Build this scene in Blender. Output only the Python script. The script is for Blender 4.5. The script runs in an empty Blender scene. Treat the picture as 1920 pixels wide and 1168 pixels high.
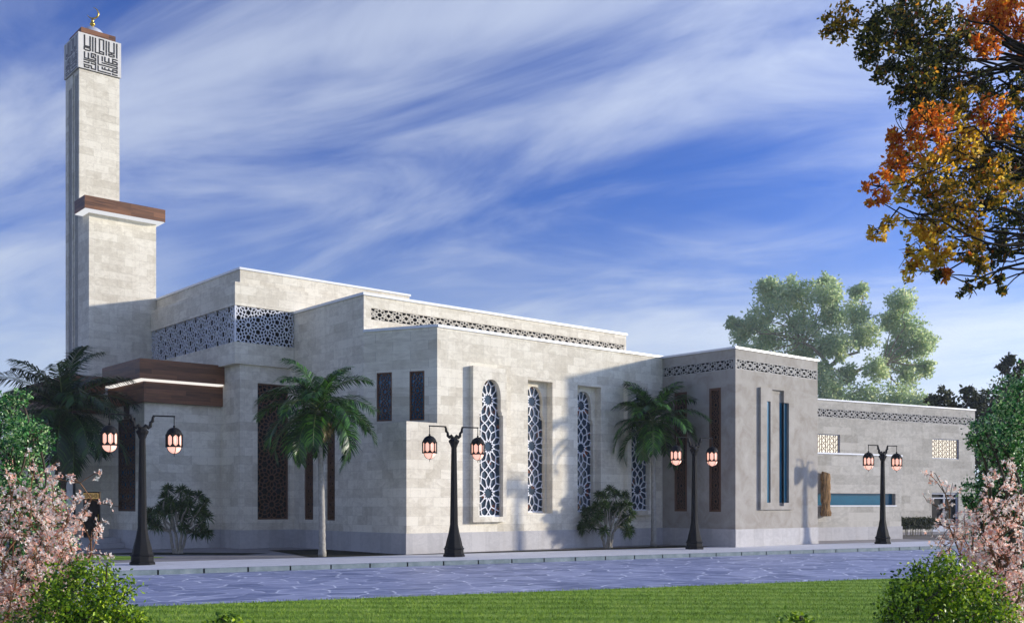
import bpy, math, random
import numpy as np
from mathutils import Vector
random.seed(7); RNG = np.random.default_rng(7)
R_ = math.radians
C = bpy.context.scene.collection
scene = bpy.context.scene

# ------------------------------------------------------------------ camera
FPX, HY, EYE = 1943.0, 944.0, 1.65
AZ = R_(49.06)
FW = (math.cos(AZ), math.sin(AZ)); RT = (math.sin(AZ), -math.cos(AZ))
cam = bpy.data.cameras.new('camera'); cam_o = bpy.data.objects.new('camera', cam); C.objects.link(cam_o)
cam.lens = 36 * FPX / 1920; cam.sensor_width = 36; cam.sensor_fit = 'HORIZONTAL'
cam.shift_y = (HY - 584) / 1920; cam.clip_start = 0.1; cam.clip_end = 3000
cam_o.location = (0, 0, EYE)
cam_o.rotation_euler = (R_(90), 0, AZ - R_(90))
scene.camera = cam_o

# ------------------------------------------------------------------ world, sun, exposure
SUN = Vector((1.5, -1.0, 0.353)).normalized()
EXPO = 0.0
def build_world():
    w = bpy.data.worlds.new("World"); scene.world = w; w.use_nodes = True
    nt = w.node_tree; nt.nodes.clear(); N = nt.nodes.new; L = nt.links.new
    out = N('ShaderNodeOutputWorld'); bg = N('ShaderNodeBackground'); L(bg.outputs[0], out.inputs[0])
    sky = N('ShaderNodeTexSky'); sky.sky_type = 'NISHITA'; sky.sun_disc = False
    sky.sun_elevation = math.asin(SUN.z); sky.sun_rotation = math.atan2(SUN.x, SUN.y)
    sky.dust_density = 0.6; sky.ozone_density = 3.0; sky.air_density = 1.0
    tc = N('ShaderNodeTexCoord')
    def M(op, a, b=None, c=None):
        n = N('ShaderNodeMath'); n.operation = op
        for i, v in enumerate((a, b, c)):
            if v is None: continue
            if isinstance(v, (int, float)): n.inputs[i].default_value = v
            else: L(v, n.inputs[i])
        return n.outputs[0]
    def dot(vec):
        n = N('ShaderNodeVectorMath'); n.operation = 'DOT_PRODUCT'; L(tc.outputs['Generated'], n.inputs[0]); n.inputs[1].default_value = vec
        return n.outputs['Value']
    r = dot((RT[0], RT[1], 0)); f = dot((FW[0], FW[1], 0)); z = dot((0, 0, 1))
    zz = M('ADD', M('MAXIMUM', z, 0.0), 0.22)
    u = M('DIVIDE', r, zz); v = M('DIVIDE', f, zz)
    # streaks run from the far left to the near right
    a = R_(24)
    su = M('ADD', M('MULTIPLY', u, math.cos(a)), M('MULTIPLY', v, -math.sin(a)))
    sv = M('ADD', M('MULTIPLY', u, math.sin(a)), M('MULTIPLY', v, math.cos(a)))
    def noise(sx, sy, off, det, rough, dist):
        cb = N('ShaderNodeCombineXYZ'); L(M('MULTIPLY', su, sx), cb.inputs[0]); L(M('MULTIPLY', sv, sy), cb.inputs[1]); cb.inputs[2].default_value = off
        n = N('ShaderNodeTexNoise'); n.inputs['Scale'].default_value = 1; n.inputs['Detail'].default_value = det
        n.inputs['Roughness'].default_value = rough; n.inputs['Distortion'].default_value = dist
        L(cb.outputs[0], n.inputs['Vector']); return n.outputs['Fac']
    big = noise(0.42, 1.15, 33.1, 4, 0.5, 0.9)
    fine = noise(1.3, 3.0, 7.7, 9, 0.62, 0.8)
    cm = M('ADD', M('MULTIPLY', big, 0.62), M('MULTIPLY', fine, 0.38))
    mr = N('ShaderNodeMapRange'); mr.interpolation_type = 'SMOOTHSTEP'
    mr.inputs[1].default_value = 0.40; mr.inputs[2].default_value = 0.62; L(cm, mr.inputs[0])
    cloud = mr.outputs[0]
    # tint of the clear air and veil towards the horizon
    tint = N('ShaderNodeMix'); tint.data_type = 'RGBA'; tint.blend_type = 'MULTIPLY'; tint.inputs[0].default_value = 1
    L(sky.outputs[0], tint.inputs[6]); tint.inputs[7].default_value = (0.80, 1.28, 2.75, 1)
    veil = N('ShaderNodeMapRange'); veil.interpolation_type = 'SMOOTHSTEP'
    veil.inputs[1].default_value = 0.29; veil.inputs[2].default_value = 0.0; L(z, veil.inputs[0])
    cc = N('ShaderNodeMix'); cc.data_type = 'RGBA'
    cc.inputs[6].default_value = (8.3, 9.5, 12.3, 1); cc.inputs[7].default_value = (10.4, 11.5, 13.0, 1); L(veil.outputs[0], cc.inputs[0])
    m1 = N('ShaderNodeMix'); m1.data_type = 'RGBA'; L(M('MULTIPLY', cloud, 0.88), m1.inputs[0])
    L(tint.outputs[2], m1.inputs[6]); L(cc.outputs[2], m1.inputs[7])
    m2 = N('ShaderNodeMix'); m2.data_type = 'RGBA'; L(M('MULTIPLY', veil.outputs[0], 0.9), m2.inputs[0])
    L(m1.outputs[2], m2.inputs[6]); m2.inputs[7].default_value = (9.4, 10.9, 12.8, 1)
    # clouds and haze are brighter towards the sun
    sd = M('MAXIMUM', dot(tuple(SUN)), 0.0); gl = M('ADD', M('MULTIPLY', M('MULTIPLY', sd, sd), 1.1), 0.95)
    m3 = N('ShaderNodeVectorMath'); m3.operation = 'SCALE'; L(m2.outputs[2], m3.inputs[0]); L(gl, m3.inputs['Scale'])
    L(m3.outputs[0], bg.inputs[0]); bg.inputs[1].default_value = 0.072
build_world()
sl = bpy.data.lights.new('sun', 'SUN'); sl.energy = 4.6; sl.angle = R_(2.2); sl.color = (1.0, 0.92, 0.78)
so = bpy.data.objects.new('sun', sl); C.objects.link(so); so.rotation_euler = SUN.to_track_quat('Z', 'Y').to_euler()
scene.view_settings.view_transform = 'Standard'; scene.view_settings.look = 'None'
scene.view_settings.exposure = EXPO; scene.view_settings.gamma = 1

# ------------------------------------------------------------------ helpers
def at(D, px, py):
    """point at distance D in front of the eye, seen in that direction"""
    l = (px - 960) / FPX * D
    return Vector((FW[0]*D + RT[0]*l, FW[1]*D + RT[1]*l, EYE + (HY - py)/FPX*D))

class MB:
    def __init__(s): s.v = []; s.f = []
    def face(s, pts):
        n = len(s.v); s.v.extend([tuple(p) for p in pts]); s.f.append(tuple(range(n, n+len(pts))))
    def box(s, x0, x1, y0, y1, z0, z1, skip=''):
        p = lambda i, j, k: ((x0, x1)[i], (y0, y1)[j], (z0, z1)[k])
        if 'd' not in skip: s.face([p(0,0,0), p(0,1,0), p(1,1,0), p(1,0,0)])
        if 'u' not in skip: s.face([p(0,0,1), p(1,0,1), p(1,1,1), p(0,1,1)])
        if 'f' not in skip: s.face([p(0,0,0), p(1,0,0), p(1,0,1), p(0,0,1)])
        if 'b' not in skip: s.face([p(0,1,0), p(0,1,1), p(1,1,1), p(1,1,0)])
        if 'l' not in skip: s.face([p(0,0,0), p(0,0,1), p(0,1,1), p(0,1,0)])
        if 'r' not in skip: s.face([p(1,0,0), p(1,1,0), p(1,1,1), p(1,0,1)])
    def fbox(s, fr, a, b, c, d, e, g):
        """box in a wall frame: u a..b, v c..d, w e..g"""
        n = len(s.v)
        for w in (e, g):
            for (u, v) in ((a, c), (b, c), (b, d), (a, d)): s.v.append(tuple(fr(u, v, w)))
        for q in ((0,3,2,1), (4,5,6,7), (0,1,5,4), (1,2,6,5), (2,3,7,6), (3,0,4,7)): s.f.append(tuple(n+i for i in q))
    def bar(s, fr, p, q, wd, e, g):
        dx, dy = q[0]-p[0], q[1]-p[1]; l = math.hypot(dx, dy)
        if l < 1e-4: return
        nx, ny = -dy/l*wd/2, dx/l*wd/2; n = len(s.v)
        for w in (e, g):
            for (u, v) in ((p[0]+nx, p[1]+ny), (p[0]-nx, p[1]-ny), (q[0]-nx, q[1]-ny), (q[0]+nx, q[1]+ny)): s.v.append(tuple(fr(u, v, w)))
        for k in ((4,5,6,7), (0,1,5,4), (1,2,6,5), (2,3,7,6), (3,0,4,7)): s.f.append(tuple(n+i for i in k))
    def tube(s, pts, rad, n=8, cap=True, phase=0.0):
        pts = [Vector(p) for p in pts]; rings = []
        ref = None
        for i, p in enumerate(pts):
            t = (pts[min(i+1, len(pts)-1)] - pts[max(i-1, 0)]).normalized()
            if ref is None: ref = Vector((1, 0, 0)) if abs(t.x) < 0.9 else Vector((0, 1, 0))
            a = (ref - t*ref.dot(t)).normalized(); b = t.cross(a); ref = a
            base = len(s.v); r = rad[i] if isinstance(rad, (list, tuple)) else rad
            for k in range(n):
                th = 2*math.pi*k/n + phase
                s.v.append(tuple(p + a*(math.cos(th)*r) + b*(math.sin(th)*r)))
            rings.append(base)
        for i in range(len(rings)-1):
            for k in range(n):
                s.f.append((rings[i]+k, rings[i]+(k+1) % n, rings[i+1]+(k+1) % n, rings[i+1]+k))
        if cap:
            s.f.append(tuple(rings[0]+k for k in reversed(range(n)))); s.f.append(tuple(rings[-1]+k for k in range(n)))
    def lathe(s, c, prof, n=16, phase=0.0):
        """prof: list of (r, z)"""
        s.tube([(c[0], c[1], c[2]+z + i*1e-6) for i, (r, z) in enumerate(prof)], [max(r, 1e-3) for r, z in prof], n, True, phase)
    def build(s, name, m=None, parent=None, smooth=False):
        me = bpy.data.meshes.new(name); me.from_pydata(s.v, [], s.f); me.update()
        if m: me.materials.append(m)
        if smooth: me.polygons.foreach_set('use_smooth', [True]*len(me.polygons))
        o = bpy.data.objects.new(name, me); C.objects.link(o)
        if parent: o.parent = parent
        return o

def tag(o, label=None, cat=None, group=None, kind=None):
    if label: o['label'] = label
    if cat: o['category'] = cat
    if group: o['group'] = group
    if kind: o['kind'] = kind
    return o
def thing(name, label, cat, loc=(0, 0, 0), group=None, rz=0):
    o = bpy.data.objects.new(name, None); o.location = loc; o.rotation_euler = (0, 0, rz); o.empty_display_size = 0.3
    C.objects.link(o); return tag(o, label, cat, group)
def copy_tree(o, parent=None):
    c = o.copy(); C.objects.link(c)
    if parent: c.parent = parent
    for ch in list(o.children): copy_tree(ch, c)
    return c

# ------------------------------------------------------------------ materials
class NT:
    def __init__(s, name):
        s.m = bpy.data.materials.new(name); s.m.use_nodes = True; s.t = s.m.node_tree; s.t.nodes.clear()
        s.out = s.t.nodes.new('ShaderNodeOutputMaterial'); s.b = s.t.nodes.new('ShaderNodeBsdfPrincipled')
        s.t.links.new(s.b.outputs[0], s.out.inputs[0])
    def n(s, ty, **k):
        x = s.t.nodes.new(ty)
        for a, b in k.items(): setattr(x, a, b)
        return x
    def l(s, a, b): s.t.links.new(a, b)
    def math(s, op, a, b=0.0):
        x = s.n('ShaderNodeMath', operation=op)
        for i, v in enumerate((a, b)):
            if isinstance(v, (int, float)): x.inputs[i].default_value = v
            else: s.l(v, x.inputs[i])
        return x.outputs[0]
    def pos(s): return s.n('ShaderNodeNewGeometry').outputs['Position']
    def mapping(s, vec, scale=(1, 1, 1), rot=(0, 0, 0), loc=(0, 0, 0)):
        x = s.n('ShaderNodeMapping'); s.l(vec, x.inputs[0]); x.inputs['Scale'].default_value = scale
        x.inputs['Rotation'].default_value = rot; x.inputs['Location'].default_value = loc; return x.outputs[0]
    def noise(s, vec, scale, det=4, rough=0.55, dist=0.0):
        x = s.n('ShaderNodeTexNoise'); s.l(vec, x.inputs['Vector']); x.inputs['Scale'].default_value = scale
        x.inputs['Detail'].default_value = det; x.inputs['Roughness'].default_value = rough; x.inputs['Distortion'].default_value = dist
        return x.outputs['Fac']
    def ramp(s, fac, stops):
        x = s.n('ShaderNodeValToRGB'); s.l(fac, x.inputs[0]); e = x.color_ramp.elements
        while len(e) < len(stops): e.new(0.5)
        for i, (p, c) in enumerate(stops):
            e[i].position = p; e[i].color = tuple(c) + (1,) if len(c) == 3 else c
        return x.outputs[0]
    def mix(s, fac, a, b, mode='MIX'):
        x = s.n('ShaderNodeMix', data_type='RGBA', blend_type=mode)
        if isinstance(fac, (int, float)): x.inputs[0].default_value = fac
        else: s.l(fac, x.inputs[0])
        for i, v in ((6, a), (7, b)):
            if isinstance(v, tuple): x.inputs[i].default_value = v + (1,) if len(v) == 3 else v
            else: s.l(v, x.inputs[i])
        return x.outputs[2]
    def col(s, c):
        if isinstance(c, tuple): s.b.inputs['Base Color'].default_value = c + (1,)
        else: s.l(c, s.b.inputs['Base Color'])
    def rough(s, r, spec=0.5, metal=0.0):
        if isinstance(r, (int, float)): s.b.inputs['Roughness'].default_value = r
        else: s.l(r, s.b.inputs['Roughness'])
        s.b.inputs['Specular IOR Level'].default_value = spec; s.b.inputs['Metallic'].default_value = metal
    def bump(s, h, strength=0.3, dist=0.01):
        x = s.n('ShaderNodeBump'); s.l(h, x.inputs['Height']); x.inputs['Strength'].default_value = strength; x.inputs['Distance'].default_value = dist
        s.l(x.outputs[0], s.b.inputs['Normal'])
    def wallvec(s):
        sp = s.n('ShaderNodeSeparateXYZ'); s.l(s.pos(), sp.inputs[0])
        cb = s.n('ShaderNodeCombineXYZ'); s.l(s.math('ADD', sp.outputs[0], sp.outputs[1]), cb.inputs[0]); s.l(sp.outputs[2], cb.inputs[1])
        return cb.outputs[0]

def plain(name, c, r=0.6, spec=0.4, metal=0.0, var=0.12, scale=6.0):
    k = NT(name); n = k.noise(k.pos(), scale, 5)
    lo = tuple(x*(1-var) for x in c); hi = tuple(min(1, x*(1+var)) for x in c)
    k.col(k.ramp(n, [(0.3, lo), (0.7, hi)])); k.rough(r, spec, metal); return k.m

def stone(name, c1, c2, bw=0.62, bh=0.31, joint=(0.30, 0.27, 0.23), contrast=1.0, off=0.0):
    k = NT(name); v = k.wallvec(); v2 = k.mapping(v, loc=(off, 0.0, 0))
    br = k.n('ShaderNodeTexBrick'); k.l(v2, br.inputs['Vector']); br.offset = 0.5; br.squash = 1.0
    br.inputs['Scale'].default_value = 1; br.inputs['Mortar Size'].default_value = 0.004; br.inputs['Mortar Smooth'].default_value = 0.3
    br.inputs['Bias'].default_value = 0.0; br.inputs['Brick Width'].default_value = bw; br.inputs['Row Height'].default_value = bh
    br.inputs['Color1'].default_value = (0, 0, 0, 1); br.inputs['Color2'].default_value = (1, 1, 1, 1); br.inputs['Mortar'].default_value = (0.5, 0.5, 0.5, 1)
    # a second, larger bond lets some stones read as double-length slabs
    br2 = k.n('ShaderNodeTexBrick'); k.l(k.mapping(v, loc=(off+0.31, 0.0, 0)), br2.inputs['Vector']); br2.offset = 0.5
    for nm, val in (('Scale', 1), ('Mortar Size', 0.0), ('Brick Width', bw*2), ('Row Height', bh), ('Bias', 0.0)): br2.inputs[nm].default_value = val
    br2.inputs['Color1'].default_value = (0, 0, 0, 1); br2.inputs['Color2'].default_value = (1, 1, 1, 1)
    tone = k.mix(0.42, br.outputs['Color'], br2.outputs['Color'])
    warp = k.noise(k.mapping(v, scale=(1.0, 1.5, 1)), 3.4, 8, 0.66, 1.0)
    t = k.math('ADD', k.math('MULTIPLY', tone, 0.42), k.math('MULTIPLY', warp, 0.98))
    base = k.ramp(t, [(0.42, c2), (0.66, tuple((a+b)/2 for a, b in zip(c1, c2))), (0.84, c1)])
    pits = k.noise(v, 22, 4, 0.7)
    base = k.mix(k.math('MULTIPLY', k.ramp(pits, [(0.60, (0, 0, 0)), (0.72, (1, 1, 1))]), 0.28), base, (0.25, 0.23, 0.22))
    cloud = k.noise(v, 0.45, 5, 0.6)
    base = k.mix(1.0, base, k.ramp(cloud, [(0.3, (0.88, 0.87, 0.86)), (0.65, (1.0, 1.0, 1.0))]), 'MULTIPLY')
    drip = k.noise(k.mapping(v, scale=(3.2, .22, 1)), 1.0, 6, 0.6)
    base = k.mix(1.0, base, k.ramp(drip, [(0.30, (0.91, 0.90, 0.885)), (0.50, (1.0, 1.0, 1.0))]), 'MULTIPLY')
    base = k.mix(k.math('MULTIPLY', br.outputs['Fac'], 0.5), base, joint)
    k.col(base); k.rough(0.82, 0.25); k.bump(k.math('SUBTRACT', k.math('MULTIPLY', warp, 0.3), br.outputs['Fac']), 0.35, 0.008)
    return k.m

def wood(name, c1, c2):
    k = NT(name); v = k.wallvec()
    g = k.noise(k.mapping(v, scale=(0.5, 7, 1)), 2.2, 8, 0.62, 0.8)
    pl = k.n('ShaderNodeTexBrick'); k.l(v, pl.inputs['Vector']); pl.offset = 0.37
    for nm, val in (('Scale', 1), ('Mortar Size', 0.002), ('Brick Width', 1.5), ('Row Height', 0.17), ('Bias', 0.0)): pl.inputs[nm].default_value = val
    pl.inputs['Color1'].default_value = (0, 0, 0, 1); pl.inputs['Color2'].default_value = (1, 1, 1, 1); pl.inputs['Mortar'].default_value = (0, 0, 0, 1)
    t = k.math('ADD', k.math('MULTIPLY', g, 0.75), k.math('MULTIPLY', pl.outputs['Color'], 0.28))
    k.col(k.ramp(t, [(0.3, c1), (0.75, c2)])); k.rough(0.5, 0.35); return k.m

def leaf(name, stops, trans=0.3, rough=0.5, nscale=1.0, nweight=0.5, spec=0.4):
    k = NT(name); g = k.n('ShaderNodeNewGeometry')
    n = k.noise(g.outputs['Position'], nscale, 3, 0.6)
    t = k.math('ADD', k.math('MULTIPLY', g.outputs['Random Per Island'], 1-nweight), k.math('MULTIPLY', n, nweight))
    c = k.ramp(t, stops); k.col(c); k.rough(rough, spec)
    tr = k.n('ShaderNodeBsdfTranslucent'); k.l(c, tr.inputs[0])
    mx = k.n('ShaderNodeMixShader'); mx.inputs[0].default_value = trans
    k.l(k.b.outputs[0], mx.inputs[1]); k.l(tr.outputs[0], mx.inputs[2]); k.l(mx.outputs[0], k.out.inputs[0]); return k.m

def emit(name, c, s):
    k = NT(name); e = k.n('ShaderNodeEmission'); e.inputs[0].default_value = c + (1,); e.inputs[1].default_value = s
    k.l(e.outputs[0], k.out.inputs[0]); return k.m

M = {}
M['stone'] = stone('limestone', (0.86, 0.80, 0.67), (0.61, 0.55, 0.44))
M['plinth'] = stone('plinth_stone', (0.56, 0.54, 0.53), (0.44, 0.425, 0.425), 0.62, 0.75, joint=(0.28, 0.27, 0.27))
M['head'] = plain('minaret_head_stone', (0.68, 0.65, 0.61), 0.8, 0.2, var=0.08, scale=2.5)
M['annexstone'] = stone('annex_limestone', (0.58, 0.545, 0.48), (0.38, 0.355, 0.305), 0.85, 0.42)
def stucco():
    k = NT('grey_stucco'); v = k.wallvec()
    a = k.noise(v, 1.3, 8, 0.68, 0.6); b = k.noise(v, 7.0, 6, 0.7)
    c = k.ramp(a, [(0.32, (0.29, 0.255, 0.215)), (0.5, (0.37, 0.34, 0.30)), (0.68, (0.43, 0.40, 0.36))])
    c = k.mix(k.math('MULTIPLY', k.ramp(b, [(0.55, (0, 0, 0)), (0.75, (1, 1, 1))]), 0.35), c, (0.27, 0.24, 0.22))
    k.col(c); k.rough(0.85, 0.2); k.bump(b, 0.25, 0.006); return k.m
M['stucco'] = stucco()
M['coping'] = plain('coping_metal', (0.78, 0.79, 0.82), 0.35, 0.5, var=0.05)
M['wood'] = wood('walnut_cladding', (0.068, 0.028, 0.013), (0.29, 0.125, 0.055))
M['wooddark'] = wood('dark_walnut', (0.030, 0.014, 0.009), (0.10, 0.045, 0.026))
M['screen'] = plain('brown_screen', (0.13, 0.062, 0.034), 0.55, 0.3)
M['white'] = plain('white_lattice', (0.80, 0.80, 0.84), 0.5, 0.35, var=0.04)
M['shadelat'] = plain('shade_grey_lattice', (0.70, 0.71, 0.76), 0.6, 0.3, var=0.06)  # white lattice with the bluish grey of shade put into its colour
M['bandlat'] = plain('carved_stone_lattice', (0.60, 0.55, 0.46), 0.7, 0.3, var=0.1)
M['bandgrey'] = plain('carved_grey_lattice', (0.44, 0.42, 0.39), 0.7, 0.3, var=0.1)
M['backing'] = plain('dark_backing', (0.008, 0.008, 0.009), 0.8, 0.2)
def glass(name, c, warm=False):
    k = NT(name); v = k.wallvec()
    if warm:
        n = k.noise(v, 2.4, 2, 0.5); k.col(k.ramp(n, [(0.45, c), (0.60, c), (0.66, (0.22, 0.05, 0.015))]))
    else: k.col(k.ramp(k.noise(v, 1.5, 3), [(0.3, tuple(x*0.8 for x in c)), (0.7, c)]))
    k.rough(0.12, 0.5); return k.m
M['glass'] = glass('dark_glass', (0.012, 0.035, 0.065), True)
M['glassbrown'] = glass('screen_glass', (0.02, 0.13, 0.27))
M['teal'] = glass('teal_glass', (0.006, 0.13, 0.22))
M['led'] = emit('led_light', (1.0, 0.94, 0.88), 1.0)
M['ledsoft'] = emit('soffit_light', (0.95, 0.96, 1.0), 0.85)
M['warmwin'] = emit('lit_window', (1.0, 0.93, 0.80), 1.25)
M['ink'] = plain('dark_bronze', (0.025, 0.022, 0.020), 0.5, 0.4)
M['iron'] = plain('cast_iron', (0.010, 0.010, 0.011), 0.65, 0.15)
M['gold'] = plain('gilded_metal', (0.75, 0.48, 0.10), 0.28, 0.6, 1.0, 0.05)
M['dome'] = plain('dome_metal', (0.62, 0.64, 0.68), 0.4, 0.6, 0.3, 0.05)
def lantern():
    k = NT('lantern_glass'); g = k.pos()
    k.col((0.9, 0.6, 0.5)); k.rough(0.3)
    k.b.inputs['Emission Color'].default_value = (1.0, 0.50, 0.36, 1); k.b.inputs['Emission Strength'].default_value = 1.0
    return k.m
M['lantern'] = lantern()
M['bulb'] = emit('lamp_bulb', (1.0, 0.80, 0.66), 1.6)
M['door'] = plain('brown_door', (0.035, 0.022, 0.016), 0.5, 0.3)
M['frameblue'] = plain('grey_blue_frame', (0.30, 0.33, 0.42), 0.5, 0.4)

# ------------------------------------------------------------------ wall frames and lattice
def fr_front(y): return lambda u, v, w: (u, y - w, v)            # wall facing -Y, u = X, v = Z
def fr_left(x): return lambda u, v, w: (x - w, u, v)             # wall facing -X, u = Y, v = Z
def fr_line(p, q):
    d = Vector((q[0]-p[0], q[1]-p[1])); L = d.length; d /= L; n = Vector((d.y, -d.x))
    return (lambda u, v, w: (p[0]+d.x*u+n.x*w, p[1]+d.y*u+n.y*w, v)), L

def panel(mb, fr, u0, u1, v0, v1, holes=()):
    us = sorted({u0, u1, *[h[0] for h in holes], *[h[1] for h in holes]}); vs = sorted({v0, v1, *[h[2] for h in holes], *[h[3] for h in holes]})
    us = [u for u in us if u0 <= u <= u1]; vs = [v for v in vs if v0 <= v <= v1]
    for a, b in zip(us, us[1:]):
        for c, d in zip(vs, vs[1:]):
            mu, mv = (a+b)/2, (c+d)/2
            if any(h[0] < mu < h[1] and h[2] < mv < h[3] for h in holes): continue
            mb.face([fr(a, c, 0), fr(b, c, 0), fr(b, d, 0), fr(a, d, 0)])
    for h in holes:
        a, b, c, d, t = h
        if not t: continue
        mb.face([fr(a, c, 0), fr(a, c, -t), fr(a, d, -t), fr(a, d, 0)]); mb.face([fr(b, c, 0), fr(b, d, 0), fr(b, d, -t), fr(b, c, -t)])
        mb.face([fr(a, c, 0), fr(b, c, 0), fr(b, c, -t), fr(a, c, -t)]); mb.face([fr(a, d, 0), fr(a, d, -t), fr(b, d, -t), fr(b, d, 0)])

def star_tiling(Ln, W, P, phase, stretch=1.0):
    """12-fold rosettes with six- and four-point stars between them (dodecagon, hexagon, square tiling)"""
    L = P/stretch; e = L/4.7320508; th = R_(53.5); segs = []
    def rot(c, r, t): return (c[0]+r*math.cos(t), c[1]+r*math.sin(t))
    def star(c, n, ap, a0):
        tn = math.tan(math.pi/n); t = ap*tn/(math.cos(th)+math.sin(th)*tn)
        x, y = ap-t*math.sin(th), t*math.cos(th); rv, av = math.hypot(x, y), math.pi/n
        for k in range(n):
            f = a0+2*math.pi*k/n; m = rot(c, ap, f)
            segs.append((m, rot(c, rv, f+av))); segs.append((m, rot(c, rv, f-av)))
    def ros(c):
        a_ = e*1.8660254; n = 12
        for k in range(n):
            f = 2*math.pi*k/n; g = math.pi/n; E_ = rot(c, a_, f); D1 = rot(c, .76*a_, f+g); D2 = rot(c, .76*a_, f-g)
            segs.extend([(E_, D1), (E_, D2), (D1, rot(c, .46*a_, f+g)), (rot(c, .46*a_, f+g), rot(c, .27*a_, f)), (rot(c, .46*a_, f-g), rot(c, .27*a_, f))])
    hgt = L*math.sqrt(3)/2; rows = int(W/2/hgt)+2
    for r in range(-rows, rows+1):
        for k in range(-2, int(Ln/P)+3):
            c = ((k+phase+(.5 if r % 2 else 0))*L, r*hgt); ros(c)
            for dr in (0, 60, 120):
                q = rot(c, L/2, R_(dr)); star(q, 4, e/2, R_(dr))
            star(rot(c, L/math.sqrt(3), R_(30)), 6, e*.8660254, R_(30)); star(rot(c, L/math.sqrt(3), R_(90)), 6, e*.8660254, R_(30))
    return [((p[0]*stretch, p[1]), (q[0]*stretch, q[1])) for p, q in segs]
def band_tiling(Ln, W, P, phase, stretch=1.0):
    """coarser frieze: eight-petal rosettes with pointed stars between"""
    L = P/stretch; a_ = W*.5; segs = []
    def rot(c, r, t): return (c[0]+r*math.cos(t), c[1]+r*math.sin(t))
    for k in range(-1, int(Ln/P)+3):
        c = ((k+phase)*L, 0); n = 8; g = math.pi/n
        for j in range(n):
            f = 2*math.pi*j/n
            E_ = rot(c, a_*.98, f); D1, D2 = rot(c, .70*a_, f+g), rot(c, .70*a_, f-g)
            segs.extend([(E_, D1), (E_, D2), (D1, rot(c, .36*a_, f+g)), (rot(c, .40*a_, f+g), rot(c, .40*a_, f-g))])
            if j not in (2, 6): segs.append((D1, rot(c, a_*1.5, f+g)))
        m = (c[0]+L/2, 0)
        for q in (0, 1, 2, 3): segs.append((rot(m, a_*.45, q*math.pi/2), rot(m, a_*.45, (q+1)*math.pi/2))); segs.append((rot(m, a_*.45, q*math.pi/2), rot(m, a_, q*math.pi/2)))
    return [((p[0]*stretch, p[1]), (q[0]*stretch, q[1])) for p, q in segs]
def lattice(mb, fr, u0, u1, v0, v1, period, width, thick, w0, vertical=False, inside=None, n=10, phase=0.5, border=True, stretch=1.0, band=False):
    """star-and-rosette screen filling u0..u1, v0..v1"""
    W = (u1-u0) if vertical else (v1-v0); Ln = (v1-v0) if vertical else (u1-u0)
    cnt = max(1, round(Ln/period)); P = Ln/cnt if not vertical else period
    toUV = (lambda a, b: ((u0+u1)/2+b, v0+a)) if vertical else (lambda a, b: (u0+a, (v0+v1)/2+b))
    segs = (band_tiling if band else star_tiling)(Ln, W, P, phase, stretch)
    ins0 = lambda u, v: u0 <= u <= u1 and v0 <= v <= v1
    ins = (lambda u, v: ins0(u, v) and inside(u, v)) if inside else ins0
    for p, q in segs:
        p = toUV(*p); q = toUV(*q); m = 6; prev = None; start = None
        ts = [i/m for i in range(m+1)]; X = lambda t: (p[0]+(q[0]-p[0])*t, p[1]+(q[1]-p[1])*t)
        fl = [ins(*X(t)) for t in ts]
        if not any(fl): continue
        def edge(t0, t1):  # t0 inside, t1 outside
            for _ in range(6):
                tm = (t0+t1)/2
                if ins(*X(tm)): t0 = tm
                else: t1 = tm
            return t0
        i = 0
        while i <= m:
            if fl[i]:
                j = i
                while j < m and fl[j+1]: j += 1
                a = ts[i] if i == 0 else edge(ts[i], ts[i-1]); b = ts[j] if j == m else edge(ts[j], ts[j+1])
                if b-a > 0.03:
                    jt = random.random()*.003
                    mb.bar(fr, X(a), X(b), width*random.uniform(.95, 1.05), w0-thick, w0+jt)
                i = j+1
            else: i += 1
    if border:
        for (a, b, c, d) in ((u0, u1, v0, v0+width), (u0, u1, v1-width, v1)): mb.fbox(fr, a, b, c, d, w0-thick, w0+.004)
        for (a, b) in ((u0, u0+width), (u1-width, u1)): mb.fbox(fr, a, b, v0+width, v1-width, w0-thick, w0+.004)

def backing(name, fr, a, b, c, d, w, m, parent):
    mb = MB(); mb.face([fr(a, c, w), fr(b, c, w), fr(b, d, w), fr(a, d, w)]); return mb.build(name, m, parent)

def lattice_band(parent, fr, a, b, c, d, period, m, width=.026, depth=.10, st_=1.3, w0=-.01, n=10, name='lattice_band'):
    mb = MB(); lattice(mb, fr, a, b, c, d, period, width, .03, w0, stretch=st_, band=True); o = mb.build(name, m, parent)
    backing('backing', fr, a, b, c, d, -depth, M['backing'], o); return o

def coping(mb, fr, a, b, z, h=.09, over=.05, depth=.3): mb.fbox(fr, a, b, z, z+h, -depth, over)

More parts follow.
